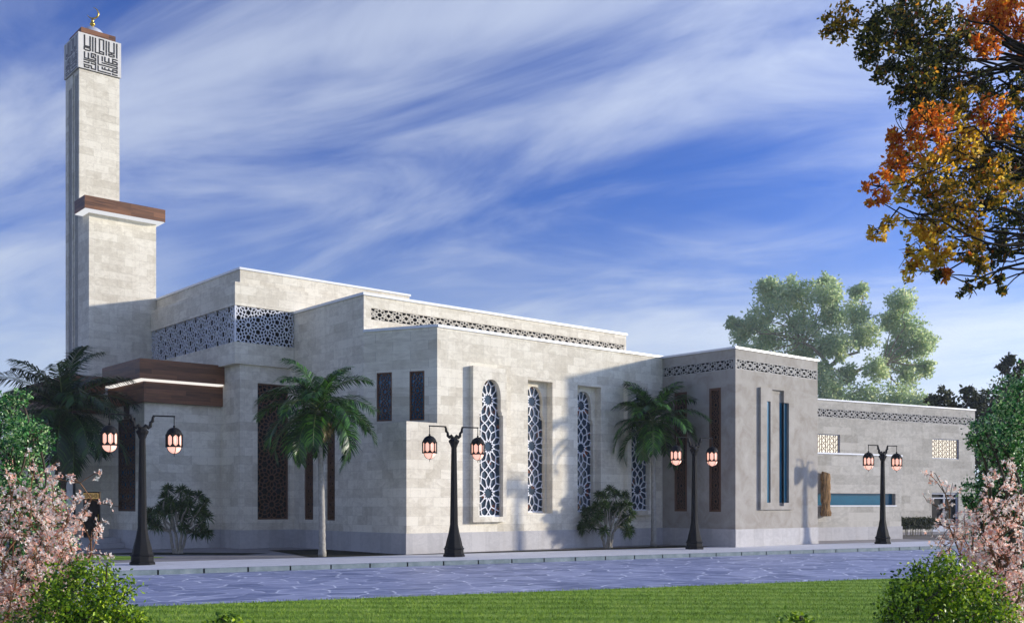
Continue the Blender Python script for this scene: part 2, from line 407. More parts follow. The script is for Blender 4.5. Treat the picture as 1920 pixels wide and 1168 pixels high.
# arch profile (half widths from the bottom up)
def arch_profile(wb, wt, z0, zsh, zsp, zap):
    pr = [(wb, z0), (wb, zsh), (wt+(wb-wt)*.45, zsh+.01), (wt+(wb-wt)*.45, zsh+.10), (wt, zsh+.16), (wt, zsp)]
    for i in range(1, 9):
        t = i/8; pr.append((max(wt*math.cos(t*math.pi/2)**.72*(1-.06*t), 0.0) if i < 8 else 0.0, zsp+(zap-zsp)*(math.sin(t*math.pi/2)*.82+.18*t)))
    return pr
def arch_inside(xc, pr):
    def f(u, v):
        w = abs(u-xc)
        if v < pr[0][1] or v > pr[-1][1]: return False
        for (w0, z0), (w1, z1) in zip(pr, pr[1:]):
            if z0 <= v <= z1: return w <= w0+(w1-w0)*((v-z0)/max(z1-z0, 1e-6))
        return False
    return f
def arch_panel(mb, fr, u0, u1, v0, v1, xc, pr, t, w=0.0):
    mb.face([fr(u0, v0, w), fr(u1, v0, w), fr(u1, pr[0][1], w), fr(u0, pr[0][1], w)])
    mb.face([fr(u0, pr[-1][1], w), fr(u1, pr[-1][1], w), fr(u1, v1, w), fr(u0, v1, w)])
    for (wa, za), (wb, zb) in zip(pr, pr[1:]):
        if zb-za > 1e-5:
            mb.face([fr(u0, za, w), fr(xc-wa, za, w), fr(xc-wb, zb, w), fr(u0, zb, w)]); mb.face([fr(xc+wa, za, w), fr(u1, za, w), fr(u1, zb, w), fr(xc+wb, zb, w)])
        for s in (-1, 1): mb.face([fr(xc+s*wa, za, w), fr(xc+s*wb, zb, w), fr(xc+s*wb, zb, w-t), fr(xc+s*wa, za, w-t)])
    mb.face([fr(xc-pr[0][0], pr[0][1], w), fr(xc+pr[0][0], pr[0][1], w), fr(xc+pr[0][0], pr[0][1], w-t), fr(xc-pr[0][0], pr[0][1], w-t)])

# ------------------------------------------------------------------ MOSQUE
mosque = thing('mosque', 'pale limestone mosque with stepped flat roofs, star lattice bands and four tall arched windows', 'mosque', (19.52, 27.75, 0))
INV = Vector((-19.52, -27.75, 0))
def mparent(o, p=None):
    """keep world placement of meshes written in world coordinates"""
    return o
# the Empty sits at the hall corner; its direct parts get the inverse offset
class PMB(MB):
    pass
def fix(o, root):
    for ch in list(root.children): 
        ch.location = Vector(ch.location) - Vector(root.location)

XL, YF, XR, ZH = 19.52, 27.75, 32.15, 7.54
YC, ZC, XC = 30.29, 8.83, 32.74
YB, XB, ZB = 35.18, 17.34, 10.22

fF = fr_front(YF); fL = fr_left(XL)
w_rec = [(24.83, 26.04, 1.30, 6.10), (27.33, 28.59, 1.31, 6.10)]
boxes = [(22.15, 23.66, 1.02, 6.36), (29.86, 31.30, 1.20, 6.42)]
mb = MB()
holes = [(XL, 20.77, 4.34, ZH, 0)] + [(a, b, c, d, .30) for a, b, c, d in w_rec] + [(a+.1, b-.1, c+.1, d-.1, 0) for a, b, c, d in boxes]
panel(mb, fF, XL, XR, .68, ZH, holes)
slits = [(33.71, 34.37, 1.06, 4.55), (32.18, 32.76, 1.05, 4.55)]
panel(mb, fL, YF, 37.0, .68, ZC, [(YF, YC, 4.34, ZC, 0)] + [(a, b, c, d, .12) for a, b, c, d in slits])
dg, dgl = fr_line((XL, YC), (20.77, YF))
dw = [(.18*dgl, .39*dgl, 4.46, 6.12), (.63*dgl, .83*dgl, 4.45, 6.11)]
panel(mb, dg, 0, dgl, 4.34, ZH, [(a, b, c, d, .09) for a, b, c, d in dw])
mb.face([(XL, YF, 4.34), (20.77, YF, 4.34), (XL, YC, 4.34)])
mb.face([(20.77, YF, ZH), (XR+3, YF, ZH), (XR+3, YC, ZH), (XL, YC, ZH)])
hall = mb.build('wall', M['stone'], mosque)
# clerestory
mb = MB(); fC = fr_front(YC)
CB = (19.80, 32.62, 8.00, 8.44)
panel(mb, fC, XL, XC, ZH, ZC, [(*CB, .18)])
mb.box(XL, XC, YC, 40.0, ZH, ZC, 'fl'); mb.build('wall', M['stone'], mosque)
lattice_band(mosque, fC, *CB, .757, M['bandlat'], .030, .16, 1.3)
# plinth of the hall
mb = MB(); panel(mb, fr_front(YF-.045), XL-.045, XR, 0, .68); panel(mb, fr_left(XL-.045), YF-.045, YB, 0, .68)
mb.face([(XL-.045, YF-.045, .68), (XR, YF-.045, .68), (XR, YF, .68), (XL-.045, YF, .68)]); mb.face([(XL-.045, YF, .68), (XL, YF, .68), (XL, YB, .68), (XL-.045, YB, .68)])
mb.build('plinth', M['plinth'], mosque)
# copings
mb = MB(); coping(mb, fF, 20.77, XR, ZH); coping(mb, dg, 0, dgl-.02, ZH+.002)
mb.build('coping', M['coping'], mosque)
mb = MB(); coping(mb, fC, XL-.05, XC+.05, ZC); coping(mb, fL, YC+.3, 37, ZC+.002); mb.fbox(fr_left(XC), YC, 40, ZC+.001, ZC+.09, -.05, .3)
mb.build('coping', M['coping'], mosque)

# arched windows of the hall
def arched_window(x0, x1, z0, z1, w_face, xc, pr, surround, open_d=.22, sill=None):
    if surround == 'box':
        s = MB(); arch_panel(s, fF, x0, x1, z0, z1, xc, pr, open_d+.02, w_face)
        s.face([fF(x0, z0, 0), fF(x0, z0, w_face), fF(x0, z1, w_face), fF(x0, z1, 0)]); s.face([fF(x1, z0, w_face), fF(x1, z0, 0), fF(x1, z1, 0), fF(x1, z1, w_face)])
        s.face([fF(x0, z0, 0), fF(x1, z0, 0), fF(x1, z0, w_face), fF(x0, z0, w_face)]); s.face([fF(x0, z1, w_face), fF(x1, z1, w_face), fF(x1, z1, 0), fF(x0, z1, 0)])
    else:
        s = MB(); arch_panel(s, fF, x0, x1, z0, z1, xc, pr, open_d+.02, w_face)
    o = s.build('arched_window', M['stone'], mosque)
    l = MB(); wl = w_face-open_d*.75
    wb = pr[0][0]
    lattice(l, fF, xc-wb, xc+wb, pr[0][1], pr[-1][1], 1.62, .030, .03, wl, vertical=True, inside=arch_inside(xc, pr), n=10, phase=.5, border=False)
    l.fbox(fF, xc-wb, xc+wb, pr[0][1], pr[0][1]+.05, wl-.03, wl+.004)
    l.build('lattice', M['white'], o)
    g = MB(); ws = w_face-open_d
    for (wa, za), (wb2, zb) in zip(pr, pr[1:]):
        if zb-za > 1e-5: g.face([fF(xc-wa, za, ws), fF(xc+wa, za, ws), fF(xc+wb2, zb, ws), fF(xc-wb2, zb, ws)])
    g.build('glass_pane', M['glass'], o)
arched_window(22.15, 23.66, 1.02, 6.36, .20, 22.96, arch_profile(.53, .42, 1.20, 4.72, 5.38, 5.95), 'box')
arched_window(24.83, 26.04, 1.30, 6.10, -.30, 25.40, arch_profile(.53, .42, 1.33, 4.72, 5.38, 5.93), 'rec', .16)
arched_window(27.33, 28.59, 1.31, 6.10, -.30, 27.93, arch_profile(.53, .42, 1.34, 4.72, 5.38, 5.93), 'rec', .16)
arched_window(29.86, 31.30, 1.20, 6.42, .20, 30.62, arch_profile(.53, .42, 1.38, 4.72, 5.38, 5.93), 'box')

# dark timber screens
def screen(fr, a, b, c, d, wo=-.06, fw=.07, period=.62, n=8, glassm='glassbrown', lw=.03, parent=mosque, m=None, glassd=.045):
    m = m or M['screen']
    f = MB()
    f.fbox(fr, a, a+fw, c, d, wo-.03, wo+.03); f.fbox(fr, b-fw, b, c, d, wo-.03, wo+.03)
    f.fbox(fr, a+fw, b-fw, c, c+fw, wo-.03, wo+.029); f.fbox(fr, a+fw, b-fw, d-fw, d, wo-.03, wo+.029)
    o = f.build('screen_window', m, parent)
    l = MB(); lattice(l, fr, a+fw, b-fw, c+fw, d-fw, period, lw, .025, wo, vertical=True, n=n, border=False); l.build('lattice', m, o)
    backing('glass_pane', fr, a, b, c, d, wo-glassd, M[glassglass] if False else M[glassm], o)
    return o
for s in slits: screen(fL, *s, wo=-.07, period=.5, lw=.022, glassm='backing')
for s in dw: screen(dg, *s, wo=-.03, fw=.05, period=.64, lw=.016)

# ---- rear block with the wrapped lattice
mb = MB(); fB = fr_front(YB); fBl = fr_left(XB)
SC = (18.04, 19.36, 1.06, 6.12)
panel(mb, fB, XB, XL, .68, 6.78, [(*SC, .25)])
panel(mb, fBl, YB, 43.0, .68, 6.78)
mb.build('wall', M['stone'], mosque)
mb = MB(); panel(mb, fr_front(YB-.04), XB-.04, XL-.045, 0, .68); panel(mb, fr_left(XB-.04), YB-.04, 36.85, 0, .68)
mb.face([(XB-.04, YB-.04, .68), (XL, YB-.04, .68), (XL, YB, .68), (XB-.04, YB, .68)]); mb.face([(XB-.04, YB, .68), (XB, YB, .68), (XB, 36.85, .68), (XB-.04, 36.85, .68)])
mb.build('plinth', M['plinth'], mosque)
screen(fB, *SC, wo=-.16, fw=.06, period=1.0, n=12, lw=.035, m=M['screen'], glassm='backing')
X2, Y2 = 17.09, 35.08
fB2 = fr_front(Y2); fB2l = fr_left(X2)
mb = MB()
panel(mb, fB2, X2, XL+.0, 6.76, 7.55); panel(mb, fB2l, Y2, 43.0, 6.76, 7.55)
panel(mb, fB2, X2, XL+.0, 8.88, 9.73); panel(mb, fB2l, Y2, 43.0, 8.88, 9.73)
mb.box(XL, 24.9, Y2, 36, ZC-.3, 9.73, 'lrbdu')
mb.face([(X2, Y2, 6.76), (XL, Y2, 6.76), (XL, 36, 6.76), (X2, 36, 6.76)]); mb.face([(X2, 36, 6.76), (XB, 36, 6.76), (XB, 43, 6.76), (X2, 43, 6.76)])
mb.face([(X2, Y2, 8.88), (XL, Y2, 8.88), (XL, 36, 8.88), (X2, 36, 8.88)]); mb.face([(X2, 36, 8.88), (18, 36, 8.88), (18, 43, 8.88), (X2, 43, 8.88)])
mb.face([(X2, Y2, 7.55), (XL, Y2, 7.55), (XL, 36, 7.55), (X2, 36, 7.55)]); mb.face([(X2, 36, 7.55), (18, 36, 7.55), (18, 43, 7.55), (X2, 43, 7.55)])
mb.face([(X2, Y2, 9.73), (24.9, Y2, 9.73), (24.9, 36, 9.73), (X2, 36, 9.73)]); mb.face([(X2, 36, 9.73), (18, 36, 9.73), (18, 43, 9.73), (X2, 43, 9.73)])
mb.box(XB, 24.9, YB, 43.2, 9.73, ZB); mb.box(XL, 24.9, YB, 43.2, 6, 9.73, 'dulf')
mb.build('wall', M['stone'], mosque)
mb = MB(); fBt = fr_front(YB); coping(mb, fBt, XB-.04, 24.95, ZB, .08, .04); mb.fbox(fr_left(XB), YB+.3, 43.1, ZB+.001, ZB+.08, -.3, .04); mb.fbox(fr_left(24.9), YB+.3, 43.1, ZB+.001, ZB+.08, -.05, .3)
mb.build('coping', M['coping'], mosque)
mb = MB(); lattice(mb, fB2, X2+.06, XL-.02, 7.56, 8.86, .92, .026, .04, -.03, n=10, border=False, phase=.62)
mb.fbox(fB2, X2+.0, X2+.06, 7.551, 8.87, -.08, -.01)
o = mb.build('lattice_band', M['shadelat'], mosque)
mb = MB(); lattice(mb, fB2l, Y2+.08, 42.9, 7.56, 8.86, .92, .024, .04, -.03, n=10, border=False)
o2 = mb.build('lattice_band', M['shadelat'], mosque)
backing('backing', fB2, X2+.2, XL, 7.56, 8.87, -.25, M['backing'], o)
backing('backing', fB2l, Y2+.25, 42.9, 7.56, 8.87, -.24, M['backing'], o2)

# ---- porch block with the walnut canopy
XP, YP, YQ = 14.43, 36.8, 40.18
mb = MB(); fP = fr_front(YP); fPl = fr_left(XP)
SW = (37.65, 39.40, 1.37, 4.80)
panel(mb, fP, XP, XB, .68, 5.35); panel(mb, fPl, YP, YQ+.2, .68, 5.35, [(*SW, .10), (38.22, 38.91, 4.80, 5.35, .10)])
mb.build('wall', M['stone'], mosque)
mb = MB(); panel(mb, fr_front(YP-.05), XP-.05, XB-.04, 0, .68); panel(mb, fr_left(XP-.05), YP-.05, YQ, 0, .68)
mb.face([(XP-.05, YP-.05, .68), (XB, YP-.05, .68), (XB, YP, .68), (XP-.05, YP, .68)]); mb.face([(XP-.05, YP, .68), (XP, YP, .68), (XP, YQ, .68), (XP-.05, YQ, .68)])
mb.build('plinth', M['plinth'], mosque)
screen(fPl, *SW, wo=-.05, fw=.10, period=.9, n=10, m=M['wooddark'], lw=.04)
mb = MB(); mb.fbox(fPl, 38.22, 38.91, 4.80, 5.35, -.08, -.04); mb.build('screen_panel', M['wooddark'], mosque)
mb = MB(); mb.box(14.12, XB, 36.45, YQ, 6.12, 6.82); mb.box(14.33, XB, 36.60, YQ, 5.30, 6.03)
canopy = mb.build('wood_canopy', M['wood'], mosque)
mb = MB(); mb.box(14.20, XB-.01, 36.53, YQ-.02, 6.075, 6.118); mb.build('light_strip', M['led'], canopy)

# ---- entrance lobby left of the porch
mb = MB(); fQ = fr_front(YQ); XQ = 13.08
DR = (13.42, 14.07, .38, 2.10)
panel(mb, fQ, XQ, XP, 0.0, 5.06, [(*DR, .18)]); panel(mb, fr_left(XQ), YQ, 48, 0, 5.06)
mb.face([(XQ, YQ, 5.06), (XP, YQ, 5.06), (XP, 48, 5.06), (XQ, 48, 5.06)]); mb.face([(XQ, 48, 0), (14.5, 48, 0), (14.5, 48, 5.06), (XQ, 48, 5.06)])
mb.build('wall', M['stone'], mosque)
mb = MB(); mb.box(XQ-.25, 14.12, YQ-.25, 48.2, 5.07, 5.75); mb.box(XQ-.33, 14.11, YQ-.33, 48.3, 5.82, 6.45); mb.build('wood_canopy', M['wood'], mosque)
mb = MB(); mb.fbox(fQ, DR[0], DR[1], .38, 1.80, -.16, -.10)
for i in range(2): mb.fbox(fQ, DR[0]+.07+i*.30, DR[0]+.30+i*.30, .5, 1.68, -.10, -.085)
dr = mb.build('door', M['door'], mosque); mb = MB(); mb.fbox(fQ, DR[0]+.56, DR[0]+.59, 1.0, 1.25, -.10, -.05); mb.build('handle', M['gold'], dr)
backing('door_recess', fQ, *DR, -.17, M['backing'], mosque)
mb = MB(); mb.fbox(fQ, DR[0]+.01, DR[0]+.58, 1.84, 2.05, -.10, -.06)
dp = mb.build('door_panel', emit('lit_gold_panel', (0.62, 0.42, 0.17), .75), mosque)
mb = MB(); lattice(mb, fQ, DR[0]+.03, DR[0]+.56, 1.86, 2.03, .2, .012, .004, -.055, n=8, border=False); mb.build('ornament', M['ink'], dp)
mb = MB(); mb.box(12.9, XP-.06, 38.55, YQ, 0, .19); mb.box(12.9, XP-.06, 38.95, YQ, .19, .38); mb.build('step', M['plinth'], mosque)
mb = MB(); mb.tube([(XQ-.02, YQ-.06, 0), (XQ-.02, YQ-.06, 5.0)], .05, 8); mb.build('downpipe', M['ink'], mosque)
mb = MB(); mb.box(11.9, 16, 48.0, 55, 0, 4.3); mb.build('wall', M['stone'], mosque)
mb = MB(); mb.box(11.85, 16.05, 47.95, 55.05, 4.3, 4.38); mb.build('coping', M['coping'], mosque)

# ---- stucco wing
fW = fr_front(24.13); fWl = fr_left(XR); ZW = 7.53; XW = 37.69
WS = [(26.48, 27.11, 1.35, 6.08), (24.81, 25.37, 1.34, 6.11)]
BL = (24.15, 27.74, 6.76, 7.16); BF = (XR+.02, XW-.05, 6.76, 7.16)
REL = (33.62, 35.86, 1.42, 6.17)
mb = MB()
panel(mb, fWl, 24.13, YF, .68, ZW, [(*BL, .14)] + [(a, b, c, d, .10) for a, b, c, d in WS])
panel(mb, fW, XR, XW, .68, ZW, [(*BF, .14), (33.9, 35.55, 1.6, 6.0, 0)])
mb.box(XR, XW, 24.13, 40, .0, ZW, 'fl')
mb.build('wall', M['stucco'], mosque)
mb = MB(); panel(mb, fr_front(24.09), XR-.04, XW, 0, .68); panel(mb, fr_left(XR-.04), 24.09, YF-.045, 0, .68)
mb.face([(XR-.04, 24.09, .68), (XW, 24.09, .68), (XW, 24.13, .68), (XR-.04, 24.13, .68)]); mb.face([(XR-.04, 24.13, .68), (XR, 24.13, .68), (XR, YF, .68), (XR-.04, YF, .68)])
mb.build('plinth', M['plinth'], mosque)
lattice_band(mosque, fWl, *BL, .71, M['bandgrey'], .026, .13, 1.3)
lattice_band(mosque, fW, *BF, .93, M['bandgrey'], .028, .13, 1.7)
mb = MB(); coping(mb, fW, XR-.05, XW+.05, ZW, .08); mb.fbox(fWl, 24.43, YF+2, ZW+.001, ZW+.08, -.3, .05); mb.fbox(fr_left(XW), 24.43, 40, ZW+.001, ZW+.08, -.05, .3)
mb.build('coping', M['coping'], mosque)
for s in WS: screen(fWl, *s, wo=-.02, fw=.09, period=.62, n=8, lw=.018, glassm='backing')
# relief frame with the two slots
fR = fr_front(24.03)
mb = MB()
panel(mb, fR, *REL, [(34.02, 34.26, 1.69, 5.65, .06), (34.37, 35.16, 1.56, 6.13, .11), (35.16, 35.50, 1.69, 5.66, .14)])
a, b, c, d = REL
for q in ([fR(a, c, 0), fR(a, d, 0), fR(a, d, -.10), fR(a, c, -.10)], [fR(b, c, 0), fR(b, d, 0), fR(b, d, -.10), fR(b, c, -.10)],
          [fR(a, c, 0), fR(b, c, 0), fR(b, c, -.10), fR(a, c, -.10)], [fR(a, d, 0), fR(b, d, 0), fR(b, d, -.10), fR(a, d, -.10)]): mb.face(q)
mb.face([fR(34.37, 1.56, -.11), fR(35.16, 1.56, -.11), fR(35.16, 6.13, -.11), fR(34.37, 6.13, -.11)])
rel = mb.build('relief_frame', M['stucco'], mosque)
backing('glass_pane', fR, 34.02, 34.26, 1.69, 5.65, -.055, M['teal'], rel); backing('glass_pane', fR, 35.0, 35.50, 1.69, 5.66, -.107, M['teal'], rel)
fix(mosque, mosque)

# ------------------------------------------------------------------ MINARET
mina = thing('minaret', 'tall square limestone minaret with square calligraphy head and gilded crescent', 'minaret', (14.55, 42.9, 0))
XT, YT0, YT1, YTb = 14.55, 42.9, 44.07, 45.77; XT1 = 16.21; XA = 17.32
mb = MB(); mb.box(XT, XT1, YT1, YTb, 0, 19.62, 'l')
fT = fr_left(XT)
STR = [(44.22, 44.62, 6.0, 19.45), (44.98, 45.42, 6.0, 19.1)]
panel(mb, fT, YT1, YTb, 0, 19.62, [(*s, .10) for s in STR] + [(44.72, 44.84, 6.0, 19.6, .16)])
mb.build('shaft', M['stone'], mina)
mb = MB(); mb.box(XT, XA, YT0, YT1, 0, 13.5); mb.build('buttress', M['stone'], mina)
for s in STR: lattice_band(mina, fT, *s, 1.0, M['bandgrey'], .03, .09, name='lattice_strip') if False else None
for s in STR:
    mb = MB(); lattice(mb, fT, *s, .5, .035, .03, -.02, vertical=True, n=8, border=True); o = mb.build('lattice_strip', M['bandgrey'], mina)
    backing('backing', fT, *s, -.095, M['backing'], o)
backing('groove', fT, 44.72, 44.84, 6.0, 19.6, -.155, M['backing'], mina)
mb = MB(); mb.box(14.22, 17.52, 42.42, 43.66, 13.46, 13.97)
wb_ = mb.build('wood_band', M['wood'], mina)
mb = MB(); mb.box(14.25, 17.49, 42.45, 43.64, 13.425, 13.458); mb.build('light_strip', M['ledsoft'], wb_)
mb = MB(); mb.box(XT-.05, XT1+.05, YT1-.05, YTb+.05, 19.66, 21.12); head = mb.build('minaret_head', M['head'], mina)
mb = MB(); mb.box(XT+.02, XT1-.02, YT1+.02, YTb-.02, 19.62, 19.66); mb.build('shadow_gap', M['ink'], head)
STK = """178 100 178 380;178 375 298 397;298 140 298 397;172 405 300 435;300 435 300 500;300 500 172 465;172 405 172 465;238 398 238 420;355 155 355 515;
412 175 412 525;412 525 590 580;500 225 500 548;495 205 590 230;590 230 590 480;500 500 590 522;590 522 590 580;648 240 648 600;705 260 705 515;705 515 820 548;820 290 820 548;
705 560 820 590;820 590 820 640;820 640 705 608;705 608 705 560;765 545 765 572;880 310 880 665;178 510 178 670;178 670 325 705;262 540 262 690;325 555 325 650;325 558 415 585;
415 585 415 640;325 648 415 680;415 680 415 740;320 700 415 740;370 605 370 655;470 595 470 805;470 805 885 925;885 870 885 925;560 775 885 870;560 620 560 740;618 630 618 745;
618 745 790 800;705 660 705 770;790 685 790 800;790 685 885 708;790 797 885 825;885 770 885 825;840 730 840 772;800 745 880 770;170 705 415 775;415 775 415 950;325 780 325 805;
325 805 395 822;170 765 270 792;270 760 270 792;170 825 325 868;325 868 325 925;325 925 415 950;178 850 178 885;178 885 270 912;270 880 270 912;470 845 470 968;470 968 740 1042;
560 870 560 920;560 920 790 990;618 885 618 940;705 910 705 962;790 940 885 962;885 962 885 1020;790 990 885 1022;790 940 790 1000;790 1028 790 1052;790 1052 885 1080"""
def stroke_uv(x, y):
    yt = 25+.294*(x-45); yb = 890+.261*(x-45); return (x-45)/930.0, 1-(y-yt)/(yb-yt)
def calligraphy(fr, u0, u1, v0, v1):
    mb = MB(); wd = .030*(u1-u0)
    for s in STK.replace('\n', '').split(';'):
        x0, y0, x1, y1 = map(float, s.split()); a = stroke_uv(x0, y0); b = stroke_uv(x1, y1)
        if abs(x1-x0) > abs(y1-y0): vm = (a[1]+b[1])/2; a = (a[0]-.012, vm); b = (b[0]+.012, vm)
        else: um = (a[0]+b[0])/2; a = (um, a[1]); b = (um, b[1])
        p = (u0+(u1-u0)*a[0], v0+(v1-v0)*a[1]); q = (u0+(u1-u0)*b[0], v0+(v1-v0)*b[1])
        mb.bar(fr, p, q, wd, .0, .008+random.random()*.004)
    return mb
calligraphy(fr_front(YT1-.05), XT-.05, XT1+.05, 19.66, 21.12).build('calligraphy', M['ink'], head)
fl2 = fr_left(XT-.05); rev = lambda u, v, w: fl2((YTb+.05)-(u-(YT1-.05)), v, w)
calligraphy(rev, YT1-.05, YTb+.05, 19.66, 21.12).build('calligraphy', plain('grey_bronze', (0.20, 0.19, 0.19)), head)  # strokes on this face are a paler grey than on the front
cx, cy = (XT+XT1)/2, (YT1+YTb)/2
mb = MB(); mb.box(XT+.12, XT1-.12, YT1+.12, YTb-.12, 21.12, 21.42); mb.build('wood_cap', M['wood'], mina)
mb = MB(); mb.lathe((cx, cy, 21.42), [(.50*math.cos(t), .42*math.sin(t)) for t in [i*math.pi/2/9 for i in range(10)]], 28); mb.build('dome', M['dome'], mina, True)
mb = MB(); mb.lathe((cx, cy, 21.80), [(.09, 0), (.11, .03), (.05, .07), (.05, .10), (.10, .15), (.115, .19), (.09, .24), (.04, .28), (.07, .32), (.06, .36), (.025, .40), (.02, .47)], 16)
fin = mb.build('finial', M['gold'], mina, True)
mb = MB(); cz = 22.47; ax = Vector((.90, -.43, 0)).normalized(); pts = []; rr = []
for i in range(33):
    t = i/32; an = R_(-152+238*t); rad = .235
    pts.append(Vector((cx, cy, cz)) + ax*(rad*math.cos(an)) + Vector((0, 0, rad*math.sin(an)))); rr.append(.006+.032*math.sin(math.pi*t))
mb.tube(pts, rr, 10); mb.build('crescent', M['gold'], fin, True)
fix(mina, mina)

# ------------------------------------------------------------------ SIDE BUILDING (rotated with the street)
SD = Vector((.9811, -.1933, 0)); SNv = Vector((.1933, .9811, 0))       # along the street, away from the street
lowp = Vector((37.6, 26.31, 0)); L0 = (45.61-37.6)/.9811
annex = thing('side_building', 'low grey stone building right of the mosque with lattice band, lit windows and teal window', 'building', (45.61, 24.73, 0))
fA = lambda u, v, w: tuple(lowp + SD*u - SNv*w + Vector((0, 0, v)))
uu = lambda x: (x-37.6)/.9811
mb = MB(); TW = (uu(40.2), uu(45.22), 1.58, 2.12)
panel(mb, fA, 0, L0, .60, 3.86, [(*TW, .22)])
def fquad(mb, f, a, b, c, d): mb.face([f(*a), f(*b), f(*c), f(*d)])
fquad(mb, fA, (L0, 0, 0), (L0, 0, -6.8), (L0, 3.86, -6.8), (L0, 3.86, 0)); fquad(mb, fA, (0, 3.86, 0), (L0, 3.86, 0), (L0, 3.86, -6.8), (0, 3.86, -6.8))
mb.build('wall', M['annexstone'], annex)
mb = MB(); mb.fbox(fA, 0, L0+.04, 0, .60, -.3, .04); mb.build('plinth', M['plinth'], annex)
mb = MB(); mb.fbox(fA, -.4, L0+.04, 3.86, 3.93, -.3, .05); mb.build('coping', M['coping'], annex)
backing('glass_pane', fA, *TW, -.2, M['teal'], annex)
mb = MB(); mb.fbox(fA, TW[0], TW[1]+.06, TW[2]-.05, TW[2], -.2, .03); mb.build('sill', M['coping'], annex)
upp = Vector((49.58, 31.71, 0)) - SD*8; fU = lambda u, v, w: tuple(upp + SD*u - SNv*w + Vector((0, 0, v)))
LU = 8 + 13.23
ux = lambda x: 8+(x-49.58)/.9811
mb = MB(); UW = [(ux(49.3), ux(51.23), 3.9, 5.46), (ux(58.74), ux(61.1), 4.32, 5.49)]; UD = (ux(58.69), ux(61.05), 0, 2.31); UB = (0.1, LU-.1, 6.38, 6.86)
panel(mb, fU, 0, LU, 0, 7.3, [(*w, .22) for w in UW] + [(*UD, .25), (*UB, .18)])
fquad(mb, fU, (LU, 0, 0), (LU, 0, -9), (LU, 7.3, -9), (LU, 7.3, 0)); fquad(mb, fU, (0, 7.3, 0), (LU, 7.3, 0), (LU, 7.3, -9), (0, 7.3, -9)); fquad(mb, fU, (0, 0, 0), (0, 0, -9), (0, 7.3, -9), (0, 7.3, 0))
mb.build('wall', M['annexstone'], annex)
mb = MB(); mb.fbox(fU, -.05, LU+.05, 7.3, 7.38, -.3, .05); mb.build('coping', M['coping'], annex)
lattice_band(annex, fU, *UB, .88, M['bandgrey'], .036, .17, 1.4)
for k, w in enumerate(UW):
    mb = MB(); a, b, c, d = w
    for (p, q, r, s) in ((a, a+.05, c, d), (b-.05, b, c, d), (a+.05, b-.05, c, c+.05), (a+.05, b-.05, d-.05, d)): mb.fbox(fU, p, q, r, s, -.14, -.06)
    o = mb.build('lit_window', M['frameblue'], annex)
    mb = MB(); step = .31; nx = max(2, round((b-a-.1)/step)); st = (b-a-.1)/nx
    for i in range(nx+1):
        x = a+.05+i*st; mb.bar(fU, (x, c+.05), (x, d-.05), .028, -.13, -.10)
        if i < nx:
            ny = max(2, round((d-c)/.29)); sy = (d-c-.1)/ny
            for j in range(ny):
                y = c+.05+j*sy
                if i % 2 == 0:
                    mb.bar(fU, (x, y), (x+st, y+sy), .022, -.13, -.101); mb.bar(fU, (x, y+sy), (x+st, y), .022, -.13, -.102)
                else:
                    mb.bar(fU, (x+st/2, y), (x+st/2, y+sy), .022, -.13, -.103); mb.bar(fU, (x, y+sy/2), (x+st/2, y+sy), .02, -.13, -.104); mb.bar(fU, (x+st, y+sy/2), (x+st/2, y), .02, -.13, -.105)
    mb.build('lattice', M['screen'], o)
    backing('glass_pane', fU, a, b, c, d, -.2, M['warmwin'], o)
a, b, c, d = UD; mb = MB()
for (p, q, r, s) in ((a, a+.1, c, d), (b-.1, b, c, d), (a+.1, b-.1, d-.1, d), ((a+b)/2-.05, (a+b)/2+.05, c, d-.1), (a+.1, b-.1, 1.95, 2.02), (a+.1, b-.1, .0, .35)): mb.fbox(fU, p, q, r, s, -.16, -.08)
o = mb.build('glazed_door', M['frameblue'], annex); backing('glass_pane', fU, a, b, c, d, -.18, M['backing'], o)
mb = MB(); mb.fbox(fU, (a+b)/2-.12, (a+b)/2-.09, .9, 1.2, -.08, -.03); mb.build('handle', M['coping'], o)
fix(annex, annex)

# ------------------------------------------------------------------ GROUND
def sheet(name, pts, z, m, kind='structure'):
    mb = MB(); mb.face([(x, y, z) for x, y in pts]); return tag(mb.build(name, m), kind=kind)
K0 = Vector((9.18, 25.52, 0))
st = lambda s, q: (K0.x+SD.x*s+SNv.x*q, K0.y+SD.y*s+SNv.y*q)
def ground_mat():
    k = NT('dry_ground'); n = k.noise(k.pos(), .35, 8, .6); k.col(k.ramp(n, [(.3, (.05, .075, .025)), (.7, (.13, .12, .07))])); k.rough(.95, .1); return k.m
def lawn_mat():
    k = NT('mown_lawn'); p = k.pos()
    d = k.n('ShaderNodeVectorMath', operation='DOT_PRODUCT'); k.l(p, d.inputs[0]); d.inputs[1].default_value = (FW[0]+.04, FW[1], 0)
    wob = k.noise(p, .5, 3, .5)
    ph = k.math('ADD', k.math('MULTIPLY', d.outputs['Value'], 7.6), k.math('MULTIPLY', wob, 2.0))
    s = k.math('SINE', ph)
    n1 = k.noise(p, 9, 8, .7); n2 = k.noise(p, 1.1, 4, .6)
    t = k.math('ADD', k.math('ADD', k.math('MULTIPLY', s, .085), k.math('MULTIPLY', n1, .65)), k.math('MULTIPLY', n2, .3))
    k.col(k.ramp(t, [(.28, (.12, .23, .02)), (.5, (.28, .44, .045)), (.72, (.50, .60, .13))])); k.rough(.9, .15); k.bump(n1, .8, .05); return k.m
